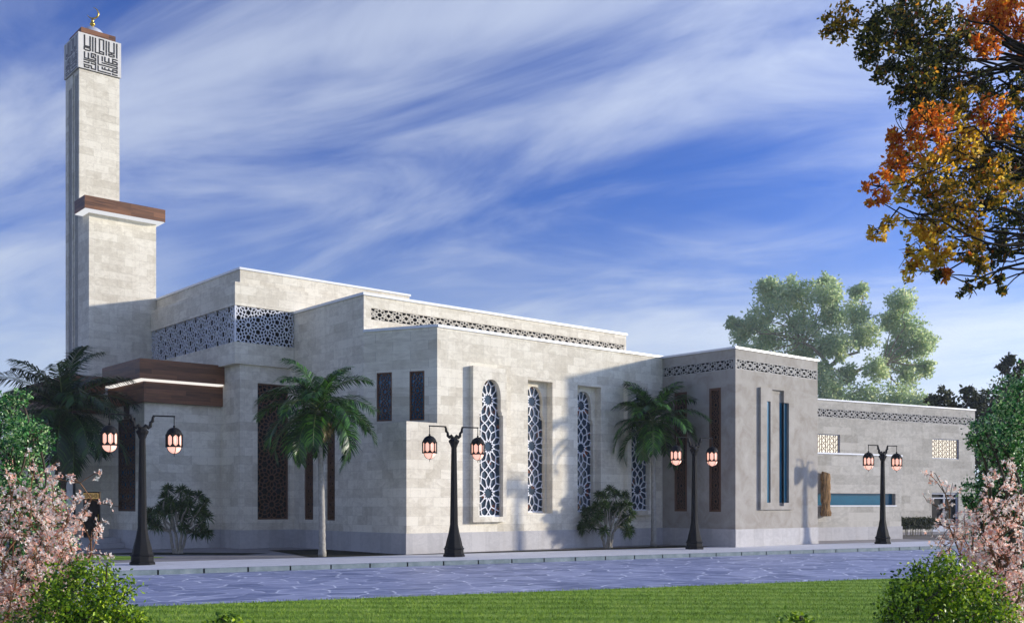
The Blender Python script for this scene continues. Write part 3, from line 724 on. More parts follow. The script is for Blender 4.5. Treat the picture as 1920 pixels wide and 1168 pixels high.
def road_mat():
    k = NT('crazy_paving'); p = k.pos()
    wv = k.n('ShaderNodeTexNoise'); k.l(p, wv.inputs['Vector']); wv.inputs['Scale'].default_value = .8; wv.inputs['Detail'].default_value = 3
    v = k.n('ShaderNodeVectorMath', operation='ADD'); k.l(p, v.inputs[0])
    sc = k.n('ShaderNodeVectorMath', operation='SCALE'); k.l(wv.outputs['Color'], sc.inputs[0]); sc.inputs['Scale'].default_value = .8; k.l(sc.outputs[0], v.inputs[1])
    vo = k.n('ShaderNodeTexVoronoi', feature='DISTANCE_TO_EDGE', voronoi_dimensions='2D'); k.l(v.outputs[0], vo.inputs['Vector']); vo.inputs['Scale'].default_value = 1.25
    vc = k.n('ShaderNodeTexVoronoi', feature='F1', voronoi_dimensions='2D'); k.l(v.outputs[0], vc.inputs['Vector']); vc.inputs['Scale'].default_value = 1.25
    j = k.ramp(vo.outputs['Distance'], [(.0, (1, 1, 1)), (.022, (.75, .75, .75)), (.045, (0, 0, 0))])
    patch = k.noise(k.mapping(p, rot=(0, 0, R_(-41)), scale=(1, 2.2, 1)), 1.9, 8, .68, .6)
    jm = k.math('MULTIPLY', j, k.ramp(k.noise(p, .9, 3), [(.40, (.25, .25, .25)), (.56, (1, 1, 1))]))
    sep = k.n('ShaderNodeSeparateColor'); k.l(vc.outputs['Color'], sep.inputs[0])
    t = k.math('ADD', k.math('MULTIPLY', patch, .8), k.math('MULTIPLY', sep.outputs[0], .25))
    base = k.ramp(t, [(.32, (.13, .16, .27)), (.52, (.27, .30, .44)), (.72, (.46, .48, .62))])
    k.col(k.mix(k.math('MULTIPLY', jm, .95), base, (.85, .86, .92))); k.rough(.55, .4); k.bump(k.math('SUBTRACT', patch, j), .3, .01); return k.m
def paving_mat(name, c1, c2, bw, bh, rot):
    k = NT(name); v = k.mapping(k.pos(), rot=(0, 0, rot))
    br = k.n('ShaderNodeTexBrick'); k.l(v, br.inputs['Vector'])
    for nm, val in (('Scale', 1), ('Mortar Size', .006), ('Brick Width', bw), ('Row Height', bh), ('Bias', 0.0)): br.inputs[nm].default_value = val
    br.inputs['Color1'].default_value = c1+(1,); br.inputs['Color2'].default_value = c2+(1,); br.inputs['Mortar'].default_value = tuple(x*.6 for x in c1)+(1,)
    n = k.noise(k.pos(), 2.2, 8, .65); k.col(k.mix(1.0, br.outputs['Color'], k.ramp(n, [(.3, (.82, .82, .82)), (.7, (1, 1, 1))]), 'MULTIPLY')); k.rough(.75, .3); return k.m
sheet('ground', [(-900, -900), (900, -900), (900, 900), (-900, 900)], -.17, ground_mat())
e0 = Vector((6.87, 17.49)); ed = Vector((16.1, -5.03)).normalized()
ge = lambda s: (e0.x+ed.x*s, e0.y+ed.y*s)
ROAD = road_mat()
sheet('road', [ge(-60), ge(110), st(110, .0), st(-60, .0)], -.12, ROAD)
LAWN = lawn_mat()
nrm = Vector((-ed.y, ed.x)); le = lambda s, q: (e0.x+ed.x*s-nrm.x*q, e0.y+ed.y*s-nrm.y*q)
sheet('lawn', [le(-60, 60), le(110, 60), le(110, 0)]+[le(40-i*.06, random.gauss(0, .012)+.02*math.sin(i*.23)) for i in range(900)]+[le(-60, 0)], -.10, LAWN)
mb = MB(); mb.face([(*st(-60, .16), 0), (*st(110, .16), 0), (*st(110, 3.8), 0), (*st(-60, 3.8), 0)])
tag(mb.build('pavement', paving_mat('pavement_concrete', (.74, .73, .73), (.80, .79, .79), 2.4, 1.2, R_(11.15))), kind='structure')
def kerb_mat():
    k = NT('kerb_stone'); n = k.noise(k.pos(), 3, 8, .65); k.col(k.ramp(n, [(.3, (.14, .185, .19)), (.55, (.23, .28, .285)), (.75, (.33, .37, .375))])); k.rough(.8, .3); return k.m
mb = MB(); fK = lambda u, v, w: (*st(u, -w), v)
s = -22.6
for i in range(100):
    mb.fbox(fK, s, s+1.085, -.16, .004, -.16, 0); s += 1.13
tag(mb.build('kerb', kerb_mat()), kind='structure')
mb = MB(); mb.face([fK(-60, -.16, -.02), fK(110, -.16, -.02), fK(110, -.004, -.02), fK(-60, -.004, -.02)])
tag(mb.build('kerb_joint', M['backing']), kind='structure')
TER = paving_mat('terrace_paving', (.33, .30, .28), (.37, .34, .32), .6, .6, 0)
sheet('terrace', [st(-60, 3.8), st(110, 3.8), (130, 90), (-60, 90)], -.008, TER)
def soil_mat():
    k = NT('bed_soil'); n = k.noise(k.pos(), 5, 8, .7); k.col(k.ramp(n, [(.35, (.020, .026, .010)), (.6, (.05, .045, .03))])); k.rough(.95, .1); k.bump(n, .8, .04); return k.m
SOIL = soil_mat()
sheet('planting_bed', [(11.6, 34.6), (15.4, 31.0), (16.6, 31.6), (13.5, 35.0)], .0, SOIL)
sheet('planting_bed', [(16.2, 28.0), (19.3, 27.45), (19.42, 33.0), (17.6, 33.5)], .0, SOIL)
sheet('planting_bed', [(19.6, 27.42), (31.9, 25.1), (31.9, 26.6), (19.6, 27.66)], .002, SOIL)
sheet('lawn', [(8.2, 33.6), (11.3, 30.5), (12.9, 31.2), (11.0, 36.0), (6.0, 39)], .0, LAWN)
sheet('planting_bed', [(45.8, 23.5), (53, 22.3), (55, 27.2), (46.6, 28.6)], .0, plain('mulch', (.10, .085, .07), .95))

# ------------------------------------------------------------------ STREET LAMPS
def make_lamp():
    t = thing('street_lamp', 'black cast iron lamp', 'street lamp', (0, 0, 0), 'twin lantern lamps along the pavement')
    mb = MB(); p8 = R_(22.5)
    mb.lathe((0, 0, 0), [(.34, 0), (.34, .06), (.30, .09), (.30, .22), (.33, .25), (.29, .29), (.285, .33)], 8, p8); mb.build('base', M['iron'], t)
    mb = MB(); mb.lathe((0, 0, 0), [(.27, .33), (.235, .50), (.175, .72), (.135, .95), (.125, 1.0), (.085, 3.40), (.11, 3.46), (.12, 3.50), (.165, 3.58), (.17, 3.62), (.12, 3.66), (.11, 3.72)], 8, p8); mb.build('pole', M['iron'], t)
    for sg in (-1, 1):
        mb = MB(); P = lambda x, z: (sg*x, 0, z)
        mb.tube([P(.02, 3.68), P(.10, 3.76), P(.16, 3.72), P(.21, 3.76), P(.22, 3.86), P(.27, 3.90), P(.28, 4.0), P(.31, 4.04)], [.05, .06, .055, .05, .04, .045, .035, .03], 8)
        mb.tube([P(.27, 4.045), P(.86, 4.05)], .022, 6); mb.tube([P(.84, 4.06), P(.84, 3.72)], .013, 6); mb.tube([P(.84, 3.80), P(.84, 3.72)], .03, 8)
        mb.build('arm', M['iron'], t)
        x = sg*.84; c = (x, 0, 0)
        mb = MB()
        mb.lathe(c, [(.215, 3.555), (.205, 3.60), (.175, 3.66), (.12, 3.715), (.05, 3.745), (.02, 3.75)], 16)
        mb.lathe(c, [(.225, 3.53), (.225, 3.56)], 8, p8); mb.lathe(c, [(.225, 3.20), (.225, 3.235)], 8, p8)
        for k in range(8):
            th = R_(45*k+22.5); X, Y = x+.215*math.cos(th), .215*math.sin(th)
            mb.tube([(X, Y, 3.20), (X, Y, 3.56)], .020, 6)
            # pointed heads and feet between the posts
            tc_ = R_(45*k); tx, ty = -math.sin(tc_), math.cos(tc_)
            for zz, sz in ((3.53, -1), (3.235, 1)):
                for q in (-1, 1):
                    a = Vector((x+.205*math.cos(tc_)+tx*.082*q, .205*math.sin(tc_)+ty*.082*q, zz)); b = Vector((x+.205*math.cos(tc_)+tx*.012*q, .205*math.sin(tc_)+ty*.012*q, zz)); c3 = Vector((a.x, a.y, zz+sz*.075))
                    mb.face([a, b, c3])
        for k in range(4):
            th = R_(90*k); mb.tube([(x+.19*math.cos(th)*math.cos(q), .19*math.sin(th)*math.cos(q), 3.21-.185*math.sin(q)) for q in [i*math.pi/2/6 for i in range(7)]], .009, 5)
        mb.tube([(x, 0, 3.03), (x, 0, 2.94)], [.014, .004], 6)
        la = mb.build('lantern', M['iron'], t)
        mb = MB(); mb.lathe(c, [(.19, 3.215), (.19, 3.55)], 16); mb.lathe(c, [(.012, 3.03), (.07, 3.042), (.125, 3.08), (.165, 3.13), (.184, 3.19), (.186, 3.212)], 16)
        mb.build('lamp_glass', M['lantern'], la, True)
    return t
def lamp_glass_mat():
    # frosted glass, brightest towards the bulb at its middle
    m = M['lantern']; nt = m.node_tree; b = [n for n in nt.nodes if n.type == 'BSDF_PRINCIPLED'][0]
    lw = nt.nodes.new('ShaderNodeLayerWeight'); lw.inputs[0].default_value = .45
    rp = nt.nodes.new('ShaderNodeValToRGB'); nt.links.new(lw.outputs['Facing'], rp.inputs[0])
    rp.color_ramp.elements[0].color = (1.0, .62, .46, 1); rp.color_ramp.elements[1].color = (.70, .26, .17, 1); rp.color_ramp.elements[1].position = .8
    nt.links.new(rp.outputs[0], b.inputs['Emission Color'])
b_ = [n for n in M['lantern'].node_tree.nodes if n.type == 'BSDF_PRINCIPLED'][0]; b_.inputs['Emission Color'].default_value = (1.0, .50, .36, 1)
lamp0 = make_lamp()
LL = [((10.85, 27.82), 'black twin lantern lamp in front of the walnut porch canopy'),
      ((19.85, 25.65), 'black twin lantern lamp just left of the first tall arched window'),
      ((29.73, 24.14), 'black twin lantern lamp beside the palm, before the brown screens of the stucco wing'),
      ((39.56, 22.27), 'black twin lantern lamp standing before the long teal window'),
      ((13.0, 46.2), 'black twin lantern lamp far back at the left, mostly hidden behind the leafy shrub')]
for i, (p, lab) in enumerate(LL):
    o = lamp0 if i == 0 else copy_tree(lamp0)
    o.location = (p[0], p[1], 0); o.rotation_euler = (0, 0, -R_(11.15)); o['label'] = lab
LLp = at(44, 58, 944); o.location = (LLp.x, LLp.y, 0)

# ------------------------------------------------------------------ FOLIAGE HELPERS
def leaf_mesh(name, P, size, m, parent=None, midx=None, aspect=.5, up=None, dirs=None, jit=.35, fold=.0):
    """many small rhombic leaves at points P (n,3)"""
    n = len(P); P = np.asarray(P, float)
    d = RNG.normal(size=(n, 3)) if dirs is None else dirs + RNG.normal(size=(n, 3))*jit
    if up is not None: d = d + np.array(up)
    d /= np.linalg.norm(d, axis=1)[:, None]
    q = RNG.normal(size=(n, 3)); s = np.cross(d, q); s /= np.linalg.norm(s, axis=1)[:, None]
    L = (size*RNG.uniform(.6, 1.25, n))[:, None]; W = L*aspect*.5
    nr = np.cross(d, s)
    v = np.empty((n, 6, 3)); v[:, 0] = P; v[:, 1] = P+d*L*.35+s*W; v[:, 2] = P+d*L*.75+s*W*.7; v[:, 3] = P+d*L; v[:, 4] = P+d*L*.75-s*W*.7; v[:, 5] = P+d*L*.35-s*W
    v[:, 3] -= nr*L*.15
    me = bpy.data.meshes.new(name); me.vertices.add(n*6); me.vertices.foreach_set('co', v.ravel())
    me.loops.add(n*6); me.loops.foreach_set('vertex_index', np.arange(n*6, dtype=np.int32))
    me.polygons.add(n); me.polygons.foreach_set('loop_start', np.arange(0, n*6, 6, dtype=np.int32))
    try: me.polygons.foreach_set('loop_total', np.full(n, 6, dtype=np.int32))
    except Exception: pass
    me.update(calc_edges=True); me.validate()
    for mm in (m if isinstance(m, list) else [m]): me.materials.append(mm)
    if midx is not None: me.polygons.foreach_set('material_index', np.asarray(midx, dtype=np.int32))
    o = bpy.data.objects.new(name, me); C.objects.link(o)
    if parent: o.parent = parent
    return o
def clumps(centres, n_sub, n_leaf, spread=.5, sub=.16, flat=1.0, shell=False):
    """leaf points: clusters (x,y,z,r) -> sub-clumps -> leaves"""
    out = []
    for (x, y, z, r) in centres:
        k = max(2, int(n_sub)); 
        c = RNG.normal(size=(k, 3)); c /= np.linalg.norm(c, axis=1)[:, None]
        rad = (RNG.uniform(.45, 1.0, k)**.6 if shell else RNG.uniform(0, 1, k)**.5)*r
        c = c*rad[:, None]*np.array([1, 1, flat]) + np.array([x, y, z])
        for cc in c:
            out.append(cc + RNG.normal(size=(n_leaf, 3))*(r*sub)*np.array([1, 1, .8]))
    return np.concatenate(out)
def limb(mb, a, b, r0, r1, bend=.12, n=6, seg=6):
    a = Vector(a); b = Vector(b); L = (b-a).length; pts = []
    o1 = Vector(RNG.normal(size=3))*L*bend; 
    for i in range(seg+1):
        t = i/seg; p = a.lerp(b, t) + o1*math.sin(math.pi*t) + Vector((0, 0, L*.06*math.sin(math.pi*t)))
        if 0 < i < seg: p += Vector(RNG.normal(size=3))*L*.018
        pts.append(p)
    mb.tube(pts, [r0+(r1-r0)*(i/seg) for i in range(seg+1)], n, cap=False); return pts
BARK = plain('bark', (.085, .065, .05), .9, .1, var=.45, scale=9)
BARKP = plain('pale_bark', (.30, .27, .22), .9, .1, var=.3, scale=9)
BARKD = plain('dark_bark', (.030, .022, .018), .9, .1, var=.4, scale=9)

# ------------------------------------------------------------------ PALMS
def frond(mb, base, az, elev, L, n=46, lw=.050, ll=.50, droop=1.0, rach=None):
    d = Vector((math.cos(az), math.sin(az), 0)); side = Vector((-math.sin(az), math.cos(az), 0)); pts = []
    a = elev; p = Vector(base); N = 14; da = droop*R_(100)/N
    for i in range(N+1):
        pts.append(p.copy()); p = p + (d*math.cos(a)+Vector((0, 0, math.sin(a))))*(L/N); a -= da*(.5+i/N)
    (rach or mb).tube(pts, [.022*(1-i/N)+.004 for i in range(N+1)], 4, cap=False)
    tw = random.uniform(-.5, .5)
    for i in range(n):
        t = .12+.88*i/(n-1); f = t*N; k = min(int(f), N-1); q = pts[k].lerp(pts[k+1], f-k); tan = (pts[k+1]-pts[k]).normalized()
        upv = side.cross(tan)*-1
        if upv.z < 0: upv = -upv
        for sg in (-1, 1):
            l = ll*1.35*(math.sin(math.pi*(.16+.74*t))**.7)*random.uniform(.80, 1.12)
            dv = (side*sg*1.0 + tan*(.5+.6*t+random.uniform(-.12, .12)) + upv*(.20+tw*sg+random.uniform(-.14, .14))).normalized()
            q1 = q + dv*l*.45; q2 = q1 + (dv + Vector((0, 0, -.50-.50*random.random()))).normalized()*l*.55
            wv = dv.cross(upv).normalized()*lw*.5
            n0 = len(mb.v); mb.v.extend([tuple(q-wv*.5), tuple(q+wv*.5), tuple(q1+wv), tuple(q1-wv), tuple(q2)]); mb.f.append((n0, n0+1, n0+2, n0+3)); mb.f.append((n0+3, n0+2, n0+4))
def palm(name, label, loc, H, Lf, nf, trunk_r, tm, lean=(0, 0), lm=None, dead=True, ll=.5, grp='palm trees'):
    t = thing(name, label, 'palm tree', loc, grp)
    mb = MB(); pts = []; rad = []; N = 34
    for i in range(N+1):
        f = i/N; pts.append((lean[0]*f*f, lean[1]*f*f, H*f)); rad.append(trunk_r*(1.25-.45*f if f > .06 else 1.55-.3*f/.06)*(1+.05*((i % 2)*2-1)))
    mb.tube(pts, rad, 12); mb.build('trunk', tm, t, True)
    top = Vector((lean[0], lean[1], H)); mb = MB(); rc = MB()
    for i in range(nf):
        f = i/(nf-1); az = i*2.39996+random.uniform(-.2, .2); el = R_(80-105*f**.8+random.uniform(-10, 10))
        frond(mb, top+Vector((0, 0, .15*(1-f))), az, el, Lf*random.uniform(.85, 1.08), ll=ll, droop=.70+.30*f+random.uniform(-.1, .15), rach=rc)
    mb.build('crown', lm, t); rc.build('frond_stems', M['palmstem'], t)
    if dead:
        mb = MB()
        for i in range(9):
            az = random.uniform(0, 6.28); frond(mb, top-Vector((0, 0, .05)), az, R_(-25-30*random.random()), Lf*.48, n=26, ll=ll*.45, droop=.9)
        mb.build('dry_fronds', M['palmdry'], t)
    return t
M['palmstem'] = plain('palm_stem', (.12, .17, .04), .5, .3)
M['palmdry'] = leaf('dry_frond', [(.2, (.10, .075, .02)), (.8, (.26, .20, .06))], .2)
M['palmleaf'] = leaf('palm_leaf', [(.25, (.010, .028, .006)), (.55, (.028, .095, .012)), (.80, (.11, .30, .02))], .25, .38, 1.4, .5, .5)
M['palmleafd'] = leaf('palm_leaf_dark', [(.25, (.010, .026, .006)), (.6, (.020, .055, .010)), (.85, (.06, .15, .018))], .15, .4, 1.4, .5, .4)
M['palmtrunk'] = plain('palm_trunk', (.33, .31, .27), .85, .2, var=.25, scale=12)
M['palmtrunkd'] = plain('fibrous_palm_trunk', (.10, .075, .055), .95, .1, var=.6, scale=25)
palm('palm_tree', 'slender pale trunked palm in front of the brown screens left of the hall corner', (16.74, 28.35, 0), 4.55, 2.15, 28, .088, M['palmtrunk'], (-.10, .07), M['palmleaf'])
palm('palm_tree', 'slender palm in front of the inner corner between hall and stucco wing', (30.4, 26.68, 0), 4.75, 2.15, 28, .088, M['palmtrunk'], (-.05, 0), M['palmleaf'], dead=False)
palm('palm_tree', 'broad dark palm with brown fibrous trunk in front of the left entrance', (11.72, 37.49, 0), 4.75, 2.7, 38, .19, M['palmtrunkd'], (.1, 0), M['palmleafd'], dead=False, ll=.65)

# ------------------------------------------------------------------ DRAGON-TREE SHRUBS
M['dracleaf'] = leaf('sword_leaf', [(.2, (.02, .045, .012)), (.6, (.05, .10, .02)), (.9, (.13, .19, .05))], .2, .45, 2.0, .4)
def dragon(label, loc, Hh, Wd, spec, stems):
    t = thing('dragon_tree', label, 'shrub', loc, 'dragon trees by the walls'); tr = MB(); lf = MB()
    for (bx, tips) in stems:
        base = Vector((bx*RT[0], bx*RT[1], 0))
        fork = Vector((bx*2.2*RT[0], bx*2.2*RT[1], Hh*.33)); limb(tr, base, fork, .055, .045, .05)
        for (tx, tz) in tips:
            dep = random.uniform(-.35, .35)
            tip = Vector((tx*RT[0]*Wd+FW[0]*dep, tx*RT[1]*Wd+FW[1]*dep, tz*Hh)); limb(tr, fork, tip, .038, .02, .07)
            tips_ = [tip, fork.lerp(tip, .72)+Vector(RNG.normal(size=3))*.13]; limb(tr, fork.lerp(tip, .5), tips_[1], .022, .014, .05)
            ax = (tip-fork).normalized()*.7+Vector((0, 0, .5))
            for k in range(200):
                tip = tips_[k % 2]
                d = (Vector(RNG.normal(size=3))+ax*.6).normalized(); l = random.uniform(.20, .33); s_ = d.cross(Vector(RNG.normal(size=3))).normalized()*.016
                c = tip+d*.03; mid = c+d*l*.55; end = c+d*l+Vector((0, 0, -.06))
                n0 = len(lf.v); lf.v.extend([tuple(c-s_*.6), tuple(c+s_*.6), tuple(mid+s_), tuple(mid-s_), tuple(end)]); lf.f.append((n0, n0+1, n0+2, n0+3)); lf.f.append((n0+3, n0+2, n0+4))
    tr.build('trunk', BARKP, t, True); lf.build('crown', M['dracleaf'], t)
tipsL = [(-.12, [(-.85, .52), (-.62, .72), (-.95, .62), (-.45, .86)]), (-.04, [(-.35, .98), (-.1, .80), (-.55, .62), (.05, .97)]), (.05, [(.12, .60), (.30, .90), (.42, .74), (-.05, .70)]), (.14, [(.75, .66), (.62, .88), (.88, .56), (.95, .30), (.55, .32), (.9, .78)])]
dragon('bushy dragon tree against the shaded porch wall, right of the leftmost big lamp', (14.19, 33.33, 0), 2.15, 1.02, 0, tipsL)
tipsR = [(-.10, [(-.80, .45), (-.98, .38), (-.60, .66), (-.85, .62)]), (-.03, [(-.35, .90), (-.15, .72), (.10, 1.0), (-.45, .50)]), (.05, [(.15, .62), (.35, .92), (.48, .72)]), (.12, [(.72, .74), (.88, .58), (.85, .32), (.60, .50), (.7, .9)])]
dragon('bushy dragon tree in front of the third arched window', (28.01, 26.83, 0), 2.15, .95, 0, tipsR)

# ------------------------------------------------------------------ AUTUMN TREE (upper right, near)
M['autumns'] = [leaf('oak_leaf_green', [(.3, (.022, .032, .010)), (.6, (.07, .075, .018)), (.85, (.34, .30, .05))], .6, .5, .8, .4),
               leaf('oak_leaf_orange', [(.25, (.50, .11, .015)), (.5, (.80, .20, .02)), (.8, (.98, .48, .05))], .68, .5, .8, .4),
               leaf('oak_leaf_yellow', [(.25, (.62, .38, .03)), (.5, (.90, .55, .04)), (.8, (.98, .80, .16))], .68, .5, .8, .4),
               leaf('oak_leaf_mixed', [(.25, (.06, .07, .012)), (.45, (.25, .20, .02)), (.65, (.62, .36, .03)), (.85, (.88, .42, .03))], .62, .5, .8, .4)]
t = thing('autumn_oak', 'large oak with yellow, orange and dark green autumn leaves overhanging the upper right', 'tree', at(15, 2330, 944).to_tuple()[:2]+(-.1,))
base = Vector(t.location)
AUT = [(1585, 40, 14, .26, 3), (1560, 50, 14, .14, 3), (1625, 85, 14, .26, 0), (1645, 40, 14, .30, 0), (1690, 60, 14.5, .42, 0), (1740, 35, 14, .42, 0), (1780, 90, 14.5, .42, 0), (1655, 125, 14, .22, 0), (1710, 130, 14, .42, 0), (1770, 150, 14.5, .42, 0),
       (1850, 40, 15, .40, 1), (1905, 60, 15, .42, 1), (1875, 15, 15, .4, 1), (1845, 95, 14, .22, 1), (1830, 170, 15, .32, 0), (1905, 170, 14.5, .26, 0), (1710, 185, 14, .28, 0), (1760, 205, 14.5, .30, 0), (1725, 175, 14, .3, 0),
       (1700, 250, 14, .24, 1), (1680, 270, 14, .16, 1), (1750, 240, 13.6, .34, 1), (1800, 200, 14.2, .3, 3), (1800, 265, 14, .36, 2), (1850, 230, 14.2, .36, 1), (1900, 230, 14.6, .36, 3), (1870, 290, 14.5, .40, 0), (1690, 310, 13.8, .26, 1), (1745, 305, 14, .36, 2), (1810, 330, 14.5, .42, 3), (1915, 330, 15, .34, 3),
       (1650, 350, 13.6, .20, 1), (1645, 375, 13.6, .14, 1), (1690, 355, 14, .22, 2), (1740, 365, 14, .32, 3), (1645, 435, 13.6, .13, 2), (1665, 415, 13.6, .12, 2), (1790, 390, 14, .34, 3), (1850, 380, 14.4, .34, 0), (1720, 410, 14, .20, 2), (1760, 440, 14, .28, 2), (1905, 420, 15, .36, 0),
       (1725, 470, 14, .26, 2), (1710, 505, 14, .18, 2), (1765, 480, 14, .24, 2), (1820, 430, 14.2, .28, 2), (1815, 480, 14, .18, 3), (1870, 460, 14.5, .30, 0), (1775, 515, 14, .10, 1), (1835, 505, 14, .18, 3), (1822, 540, 14, .16, 0), (1880, 545, 14, .10, 0), (1875, 520, 14, .06, 0), (1760, 515, 14, .07, 0), (1870, 340, 13.6, .34, 3), (1935, 290, 15, .3, 3)]
cent = [(*at(d, x, y), r) for x, y, d, r, c in AUT]; ccol = [a[4] for a in AUT]
out_c = [(base.x+random.uniform(-3.2, 3.2), base.y+random.uniform(-3.2, 3.2), random.uniform(9.6, 11.5), random.uniform(.6, .9)) for _ in range(8)]
tr = MB(); limb(tr, base, base+Vector((0, 0, 4.6)), .34, .27, .02, 12); fork = base+Vector((0, 0, 4.6)); limb(tr, fork, base+Vector((.3, .3, 9.5)), .27, .08, .05, 8)
hubs = [at(14.6, 1960, 120), at(14.4, 2000, 330), at(14.4, 1990, 470)]
for h in hubs: limb(tr, fork+Vector((0, 0, 1.0)), h, .13, .05, .06, 8)
for c in cent:
    h = min(hubs, key=lambda q: (q-Vector(c[:3])).length+abs(q.z-c[2])*2); limb(tr, h, c[:3], .024, .007, .09, 5, 8)
    for _ in range(7):
        e = Vector(c[:3])+Vector(RNG.normal(size=3))*c[3]*.55; limb(tr, c[:3], e, .009, .003, .12, 4, 4)
for c in out_c: limb(tr, base+Vector((0, 0, random.uniform(7.6, 9))), c[:3], .07, .02, .08, 6)
o = tr.build('trunk', BARKD, None, True); o.parent = t; o.location = -base
P = [clumps([c], max(5, int(38*(c[3]/.4)**1.8)), 26, sub=.13, spread=1) for c in cent]; idx = [np.full(len(p), k) for p, k in zip(P, ccol)]
P.append(clumps(out_c, 30, 16, sub=.14)); idx.append(RNG.integers(0, 4, len(P[-1])))
idx = np.concatenate(idx); swap = RNG.random(len(idx)) < .16; idx[swap] = RNG.integers(0, 4, swap.sum())
o = leaf_mesh('crown', np.concatenate(P), .066, M['autumns'], t, idx, .55); o.location = -base

# ------------------------------------------------------------------ FAR TREE, haze painted into its leaves, behind the side building
M['farleaf'] = leaf('haze_paled_leaf', [(.28, (.34, .50, .24)), (.5, (.62, .74, .38)), (.75, (.88, .90, .50))], .6, .6, .25, .5)  # leaf colour paled to stand for distance haze
D = 195; KF = D/95; t = thing('hazed_tree', 'wide green tree with haze painted into its pale leaf colour, rising behind the side building roof', 'tree', tuple(at(D, 1560, 944)[:2])+(-.1,)); base = Vector(t.location)
FAR = [(1450, 560, 1.7), (1490, 550, 1.5), (1420, 600, 1.2), (1390, 625, 1.0), (1400, 665, 1.0), (1440, 640, 1.7), (1500, 610, 1.8), (1545, 555, 1.6), (1560, 600, 1.4), (1500, 665, 1.4), (1545, 645, 1.2), (1610, 545, .9), (1605, 590, 1.3), (1620, 630, 1.4),
       (1575, 650, 1.3), (1690, 565, 1.3), (1670, 600, 1.3), (1700, 620, 1.6), (1680, 665, 1.4), (1725, 650, 1.2), (1735, 690, .9), (1640, 690, 1.2), (1700, 705, 1.2), (1530, 700, 1.5), (1560, 740, 1.9), (1620, 755, 1.9), (1680, 755, 1.8), (1480, 720, 1.6), (1420, 700, 1.2), (1740, 640, .8), (1370, 605, .5), (1385, 610, .6), (1440, 535, .9), (1550, 530, .8), (1725, 760, 1.2), (1590, 700, .9)]
cent = [(*at(D+random.uniform(-4, 4), x, y), r*1.0*KF) for x, y, r in FAR]
tr = MB(); fk = at(D, 1545, 745); limb(tr, base, fk, .85, .7, .03, 10)
h1 = at(D, 1610, 660); h2 = at(D, 1660, 680); h3 = at(D, 1505, 640); h4 = at(D, 1555, 690)
limb(tr, fk, h4, .65, .5, .04, 8); limb(tr, h4, h1, .42, .22, .05, 8); limb(tr, fk, h2, .46, .22, .05, 8); limb(tr, h4, h3, .4, .22, .05, 8)
for c in cent: limb(tr, min((h1, h2, h3, h4), key=lambda q: (q-Vector(c[:3])).length), c[:3], .18, .04, .08, 5)
o = tr.build('trunk', plain('tan_bark', (.33, .25, .15), .9, .1, var=.3, scale=2), None, True); o.parent = t; o.location = -base  # light brown bark with random mottling
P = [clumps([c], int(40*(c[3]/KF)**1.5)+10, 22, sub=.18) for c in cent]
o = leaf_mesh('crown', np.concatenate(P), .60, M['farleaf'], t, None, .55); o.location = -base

# ------------------------------------------------------------------ DARK TREES behind the side building
M['darkleaf'] = leaf('dark_leaf', [(.3, (.014, .022, .007)), (.6, (.05, .065, .018)), (.85, (.15, .16, .045))], .2, .6, .3, .5)
def dark_tree(label, D, px, cl, size=.3):
    t = thing('dark_tree', label, 'tree', tuple(at(D, px, 944)[:2])+(-.1,), 'dark trees behind the side building'); b = Vector(t.location)
    cent = [(*at(D+random.uniform(-1.5, 1.5), x, y), r) for x, y, r in cl]
    tr = MB(); zt = max(c[2] for c in cent); fk = Vector((b.x, b.y, zt*.45)); limb(tr, b, fk, .28, .2, .03, 8)
    for c in cent: limb(tr, fk, c[:3], .10, .03, .06, 5)
    o = tr.build('trunk', BARKD, None, True); o.parent = t; o.location = -b
    o = leaf_mesh('crown', np.concatenate([clumps([c], int(26*c[3]**1.4)+8, 18, sub=.15) for c in cent]), size, M['darkleaf'], t, None, .55); o.location = -b
dark_tree('low dark tree showing small leafy tops over the right end of the side building', 66, 1790, [(1765, 745, .7), (1750, 752, .4), (1790, 765, .8), (1815, 735, .5), (1830, 755, .8), (1775, 790, 1.0), (1810, 810, 1.3)], .26)
dark_tree('dense dark tree just right of the side building corner', 70, 1880, [(1850, 770, 1.3), (1880, 750, 1.4), (1860, 820, 1.6), (1900, 800, 1.7), (1850, 870, 1.5), (1890, 880, 1.8), (1930, 760, 1.6), (1850, 930, 1.5), (1900, 940, 1.6)], .28)
dark_tree('thin dark tree with a leafy sprig standing high at the right edge', 80, 1900, [(1893, 676, .45), (1880, 690, .45), (1905, 705, .5), (1895, 725, .6), (1905, 750, .9), (1915, 690, .5), (1920, 790, 1.5)], .3)

# ------------------------------------------------------------------ HEDGE and bark slab
M['hedge'] = leaf('hedge_leaf', [(.3, (.015, .022, .006)), (.6, (.045, .055, .014)), (.85, (.10, .11, .03))], .2, .6, 2.0, .5)
hp = Vector((46.9, 27.6, 0)); t = thing('hedge', 'clipped dark green hedge with bare stems right of the teal window', 'hedge', hp)
n = 9000; u = RNG.uniform(.1, 5.4, n); w = RNG.normal(0, .22, n).clip(-.5, .5); z = RNG.uniform(.38, .92, n)+RNG.normal(0, .03, n)
Pn = np.array([[SD.x*a+SNv.x*b_, SD.y*a+SNv.y*b_, c] for a, b_, c in zip(u, w, z)])
leaf_mesh('foliage', Pn, .085, M['hedge'], t, None, .6)
mb = MB()
for i in range(48): x = .15+i*.108; q = SD*x+SNv*random.uniform(-.25, .25); mb.tube([q, q+Vector((random.uniform(-.05, .05), random.uniform(-.05, .05), .5))], [.022, .012], 5)
mb.build('stems', BARKP, t)
t = thing('bark_slab', 'rough slab of brown tree bark standing at the left end of the teal window', 'trunk', (40.55, 25.55, 1.1))
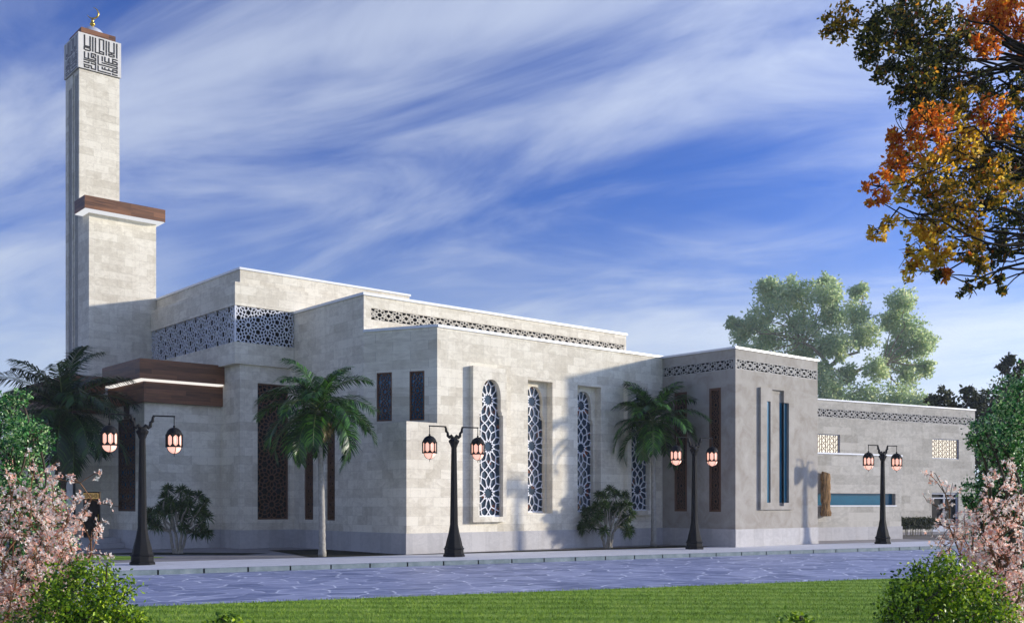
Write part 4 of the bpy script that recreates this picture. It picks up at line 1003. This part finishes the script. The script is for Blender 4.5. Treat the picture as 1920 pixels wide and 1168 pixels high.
def bark_slab():
    k = NT('rough_bark'); p = k.pos(); a = k.noise(k.mapping(p, scale=(4, 4, .8)), 3, 8, .7, .5)
    k.col(k.ramp(a, [(.35, (.045, .028, .015)), (.5, (.22, .13, .06)), (.65, (.42, .27, .13))])); k.rough(.95, .1); k.bump(a, 1, .06); return k.m
mb = MB(); pts = []; rr = []
for i in range(15): pts.append((SD.x*random.uniform(-.02, .02), SD.y*random.uniform(-.02, .02), i*1.92/14)); rr.append(.26+random.uniform(-.03, .03)+(.04 if i < 2 else 0))
mb.tube(pts, rr, 14); mb.build('bark', bark_slab(), t, True)
t.scale = (1, .45, 1); t.rotation_euler = (0, 0, -R_(11.15))

# ------------------------------------------------------------------ FOREGROUND SHRUBS
M['ficus'] = leaf('variegated_leaf', [(.25, (.010, .06, .022)), (.45, (.035, .20, .04)), (.60, (.15, .42, .09)), (.76, (.62, .78, .40))], .3, .35, 3.0, .35, .5)
M['bush'] = leaf('bush_leaf', [(.25, (.03, .09, .006)), (.48, (.14, .27, .010)), (.66, (.40, .56, .02)), (.85, (.68, .80, .06))], .3, .4, 4.0, .4, .5)
M['petal'] = leaf('pink_petal', [(.25, (.95, .48, .36)), (.42, (.98, .70, .60)), (.64, (.98, .90, .86))], .5, .6, 6.0, .3, .2)
M['twig'] = plain('twig_bark', (.20, .10, .055), .85, .2, var=.3, scale=20)
def leafy(name, label, cat, D, px, cl, m, size, n_sub, n_leaf, sub=.17, asp=.55, grp=None, bark=None):
    b = at(D, px, 944); b.z = -.1
    t = thing(name, label, cat, b, grp); cent = [(*at(D+dd, x, y), r) for x, y, r, dd in cl]
    tr = MB(); zt = sum(c[2] for c in cent)/len(cent); fk = Vector((b.x, b.y, max(.25, zt*.4))); limb(tr, b, fk, .035, .028, .03, 7)
    for c in cent:
        limb(tr, fk, c[:3], .020, .008, .06, 5)
        for _ in range(5): limb(tr, c[:3], Vector(c[:3])+Vector(RNG.normal(size=3))*c[3]*.5, .007, .003, .1, 4, 3)
    o = tr.build('trunk', bark or BARK, None, True); o.parent = t; o.location = -b
    o = leaf_mesh('crown', np.concatenate([clumps([c], int(n_sub*(c[3]/.3)**2)+4, n_leaf, sub=sub, shell=True) for c in cent]), size, m, t, None, asp); o.location = -b
    return t
g_f = 'variegated leafy shrubs at the picture edges'
leafy('variegated_shrub', 'tall variegated green shrub at the left edge behind pink blossoms', 'shrub', 8.6, 30,
      [(55, 815, .17, 0), (75, 835, .12, 0), (30, 800, .13, .2), (20, 850, .16, .2), (10, 770, .16, .3), (40, 745, .09, .2), (0, 810, .2, .2), (60, 865, .10, .2), (30, 930, .22, 0), (80, 935, .17, .1), (60, 970, .24, .2), (105, 955, .09, .2), (20, 1000, .30, .1), (90, 1030, .22, .3), (40, 1080, .30, .2), (100, 1110, .22, .3), (-20, 900, .30, .1), (55, 895, .16, .3), (10, 905, .16, .2)],
      M['ficus'], .030, 130, 14, grp=g_f)
leafy('variegated_shrub', 'tall variegated green shrub at the right edge with rounded tiers of leaves', 'shrub', 8.6, 1890,
      [(1850, 815, .17, 0), (1875, 835, .18, .1), (1830, 825, .08, 0), (1895, 800, .16, .2), (1905, 745, .20, .3), (1885, 770, .10, .3), (1920, 710, .14, .3), (1900, 880, .16, .3), (1875, 915, .19, .2), (1915, 860, .20, .3), (1835, 925, .14, .3), (1870, 960, .22, .3), (1900, 1000, .28, .2), (1855, 1010, .20, .3), (1820, 945, .08, .3), (1900, 1090, .30, .3), (1930, 950, .30, .2), (1935, 810, .26, .1), (1845, 880, .06, .2)],
      M['ficus'], .030, 130, 14, grp=g_f)
def blossom(label, D, px, stems):
    b = at(D, px, 944); b.z = -.1; t = thing('blossom_shrub', label, 'blossoming shrub', b, 'pink blossom shrubs at the picture edges')
    tr = MB(); C_ = []
    for (x0, x1, y1, dd) in stems:
        a = at(D+dd*.3, x0, 944); a.z = -.08; e = at(D+dd, x1, y1); pts = limb(tr, a, e, .014, .004, .05, 5, 12)
        for i in range(3, len(pts)):
            for _ in range(3):
                q = pts[i]+Vector(RNG.normal(size=3))*.11+Vector((0, 0, .03))
                limb(tr, pts[i], q, .004, .002, .08, 3, 3)
                for _ in range(9): C_.append(q.lerp(pts[i], random.random()*.6)+Vector(RNG.normal(size=3))*.020)
    o = tr.build('branches', M['twig'], None, True); o.parent = t; o.location = -b
    fl = MB()
    for c in C_:
        ax = Vector(RNG.normal(size=3)).normalized(); u_ = ax.orthogonal().normalized(); v_ = ax.cross(u_); r = random.uniform(.012, .022)
        for k in range(4):
            th = k*math.pi/2+random.random()*.5; d = u_*math.cos(th)+v_*math.sin(th); s_ = (v_*math.cos(th)-u_*math.sin(th))*r*.42
            fl.face([c, c+d*r*.6+s_+ax*r*.25, c+d*r*1.15+ax*r*.5, c+d*r*.6-s_+ax*r*.25])
    o = fl.build('blossoms', M['petal'], t); o.location = -b
    return t
blossom('pink blossoming shrub at the left edge with upright flowering twigs', 7.6, 60,
        [(60, 150, 905, 0), (60, 128, 965, .1), (50, 100, 920, 0), (40, 60, 900, .1), (30, 20, 920, 0), (20, -10, 950, .1), (60, 120, 1000, -.1), (50, 80, 960, -.2), (40, 35, 970, -.2), (20, 5, 1010, -.1), (60, 122, 1050, .1), (50, 70, 1040, -.3), (30, 30, 1080, -.3), (10, 0, 1090, -.2), (60, 100, 1100, -.2), (70, 138, 945, .2), (45, 90, 985, 0), (25, 50, 935, .2)])
blossom('pink blossoming shrub at the right edge with one twig reaching left', 7.6, 1870,
        [(1860, 1772, 925, 0), (1860, 1790, 985, .1), (1870, 1850, 920, 0), (1880, 1895, 905, .1), (1890, 1925, 930, 0), (1870, 1830, 960, 0), (1880, 1870, 970, -.2), (1890, 1910, 980, -.1), (1865, 1810, 1010, 0), (1860, 1800, 1040, .1), (1880, 1860, 1030, -.3), (1895, 1905, 1060, -.3), (1870, 1840, 1080, -.2), (1890, 1930, 1040, -.2), (1885, 1890, 1110, -.3), (1875, 1850, 930, .2), (1870, 1825, 1000, -.1)])
g_b = 'rounded green bushes along the bottom edge'
leafy('green_bush', 'rounded yellow green bush in the lower left corner', 'bush', 7.0, 150,
      [(150, 1100, .20, 0), (190, 1110, .22, 0), (120, 1140, .24, 0), (220, 1140, .18, 0), (170, 1160, .26, -.1), (110, 1100, .14, .1), (240, 1165, .12, 0), (80, 1165, .22, .1), (150, 1070, .08, .1), (190, 1220, .3, 0), (100, 1220, .3, 0), (235, 1215, .2, 0)], M['bush'], .028, 120, 14, grp=g_b)
leafy('green_bush', 'rounded yellow green bush in the lower right corner', 'bush', 7.0, 1760,
      [(1760, 1095, .22, 0), (1720, 1120, .20, 0), (1800, 1110, .22, 0), (1690, 1150, .16, 0), (1750, 1150, .28, -.1), (1830, 1140, .24, 0), (1775, 1065, .10, .1), (1670, 1160, .08, 0), (1730, 1075, .08, .1), (1800, 1170, .26, 0), (1720, 1220, .3, 0), (1800, 1220, .3, 0), (1860, 1170, .2, 0)], M['bush'], .028, 120, 14, grp=g_b)
leafy('green_bush', 'small green bush top poking up at the bottom edge, left of centre', 'bush', 6.0, 425,
      [(425, 1185, .11, 0), (400, 1200, .12, 0), (455, 1200, .11, 0), (420, 1160, .035, 0), (430, 1260, .25, 0)], M['bush'], .026, 200, 14, grp=g_b)
leafy('green_bush', 'small green bush top poking up at the bottom edge, right of centre', 'bush', 6.0, 1490,
      [(1490, 1185, .11, 0), (1465, 1200, .10, 0), (1515, 1200, .11, 0), (1500, 1158, .035, 0), (1490, 1260, .25, 0)], M['bush'], .026, 200, 14, grp=g_b)

# ------------------------------------------------------------------ GRASS BLADES on the near lawn
n = 80000; Dv = RNG.uniform(13.2, 24, n); Lv = RNG.uniform(-.52, .55, n)*Dv
gx = FW[0]*Dv+RT[0]*Lv; gy = FW[1]*Dv+RT[1]*Lv
q = (gx-e0.x)*(-nrm.x)+(gy-e0.y)*(-nrm.y); keep = q > -.03+RNG.normal(0, .025, n)
gp = np.stack([gx, gy, np.full(n, -.105)], 1)[keep]
M['blade'] = leaf('grass_blade', [(.25, (.10, .21, .014)), (.5, (.24, .40, .03)), (.8, (.48, .58, .12))], .3, .6, 1.2, .5)
o = leaf_mesh('grass', gp, .050, LAWN, None, None, .14, up=(0, 0, 1.9))
tag(o, 'short green grass blades of the striped lawn', 'grass', kind='stuff')

HAZE = 0.0005
if HAZE:
    mb = MB(); mb.box(-60, 255, -8, 210, -1.2, 52); hz = mb.build('haze', None); hm = bpy.data.materials.new('haze_air'); hm.use_nodes = True; nt = hm.node_tree; nt.nodes.clear()
    ho = nt.nodes.new('ShaderNodeOutputMaterial'); hv = nt.nodes.new('ShaderNodeVolumePrincipled'); hv.inputs['Color'].default_value = (.86, .92, 1.0, 1); hv.inputs['Density'].default_value = HAZE
    nt.links.new(hv.outputs[0], ho.inputs['Volume']); hz.data.materials.append(hm); tag(hz, 'pale blue haze in the air', 'haze', kind='stuff')
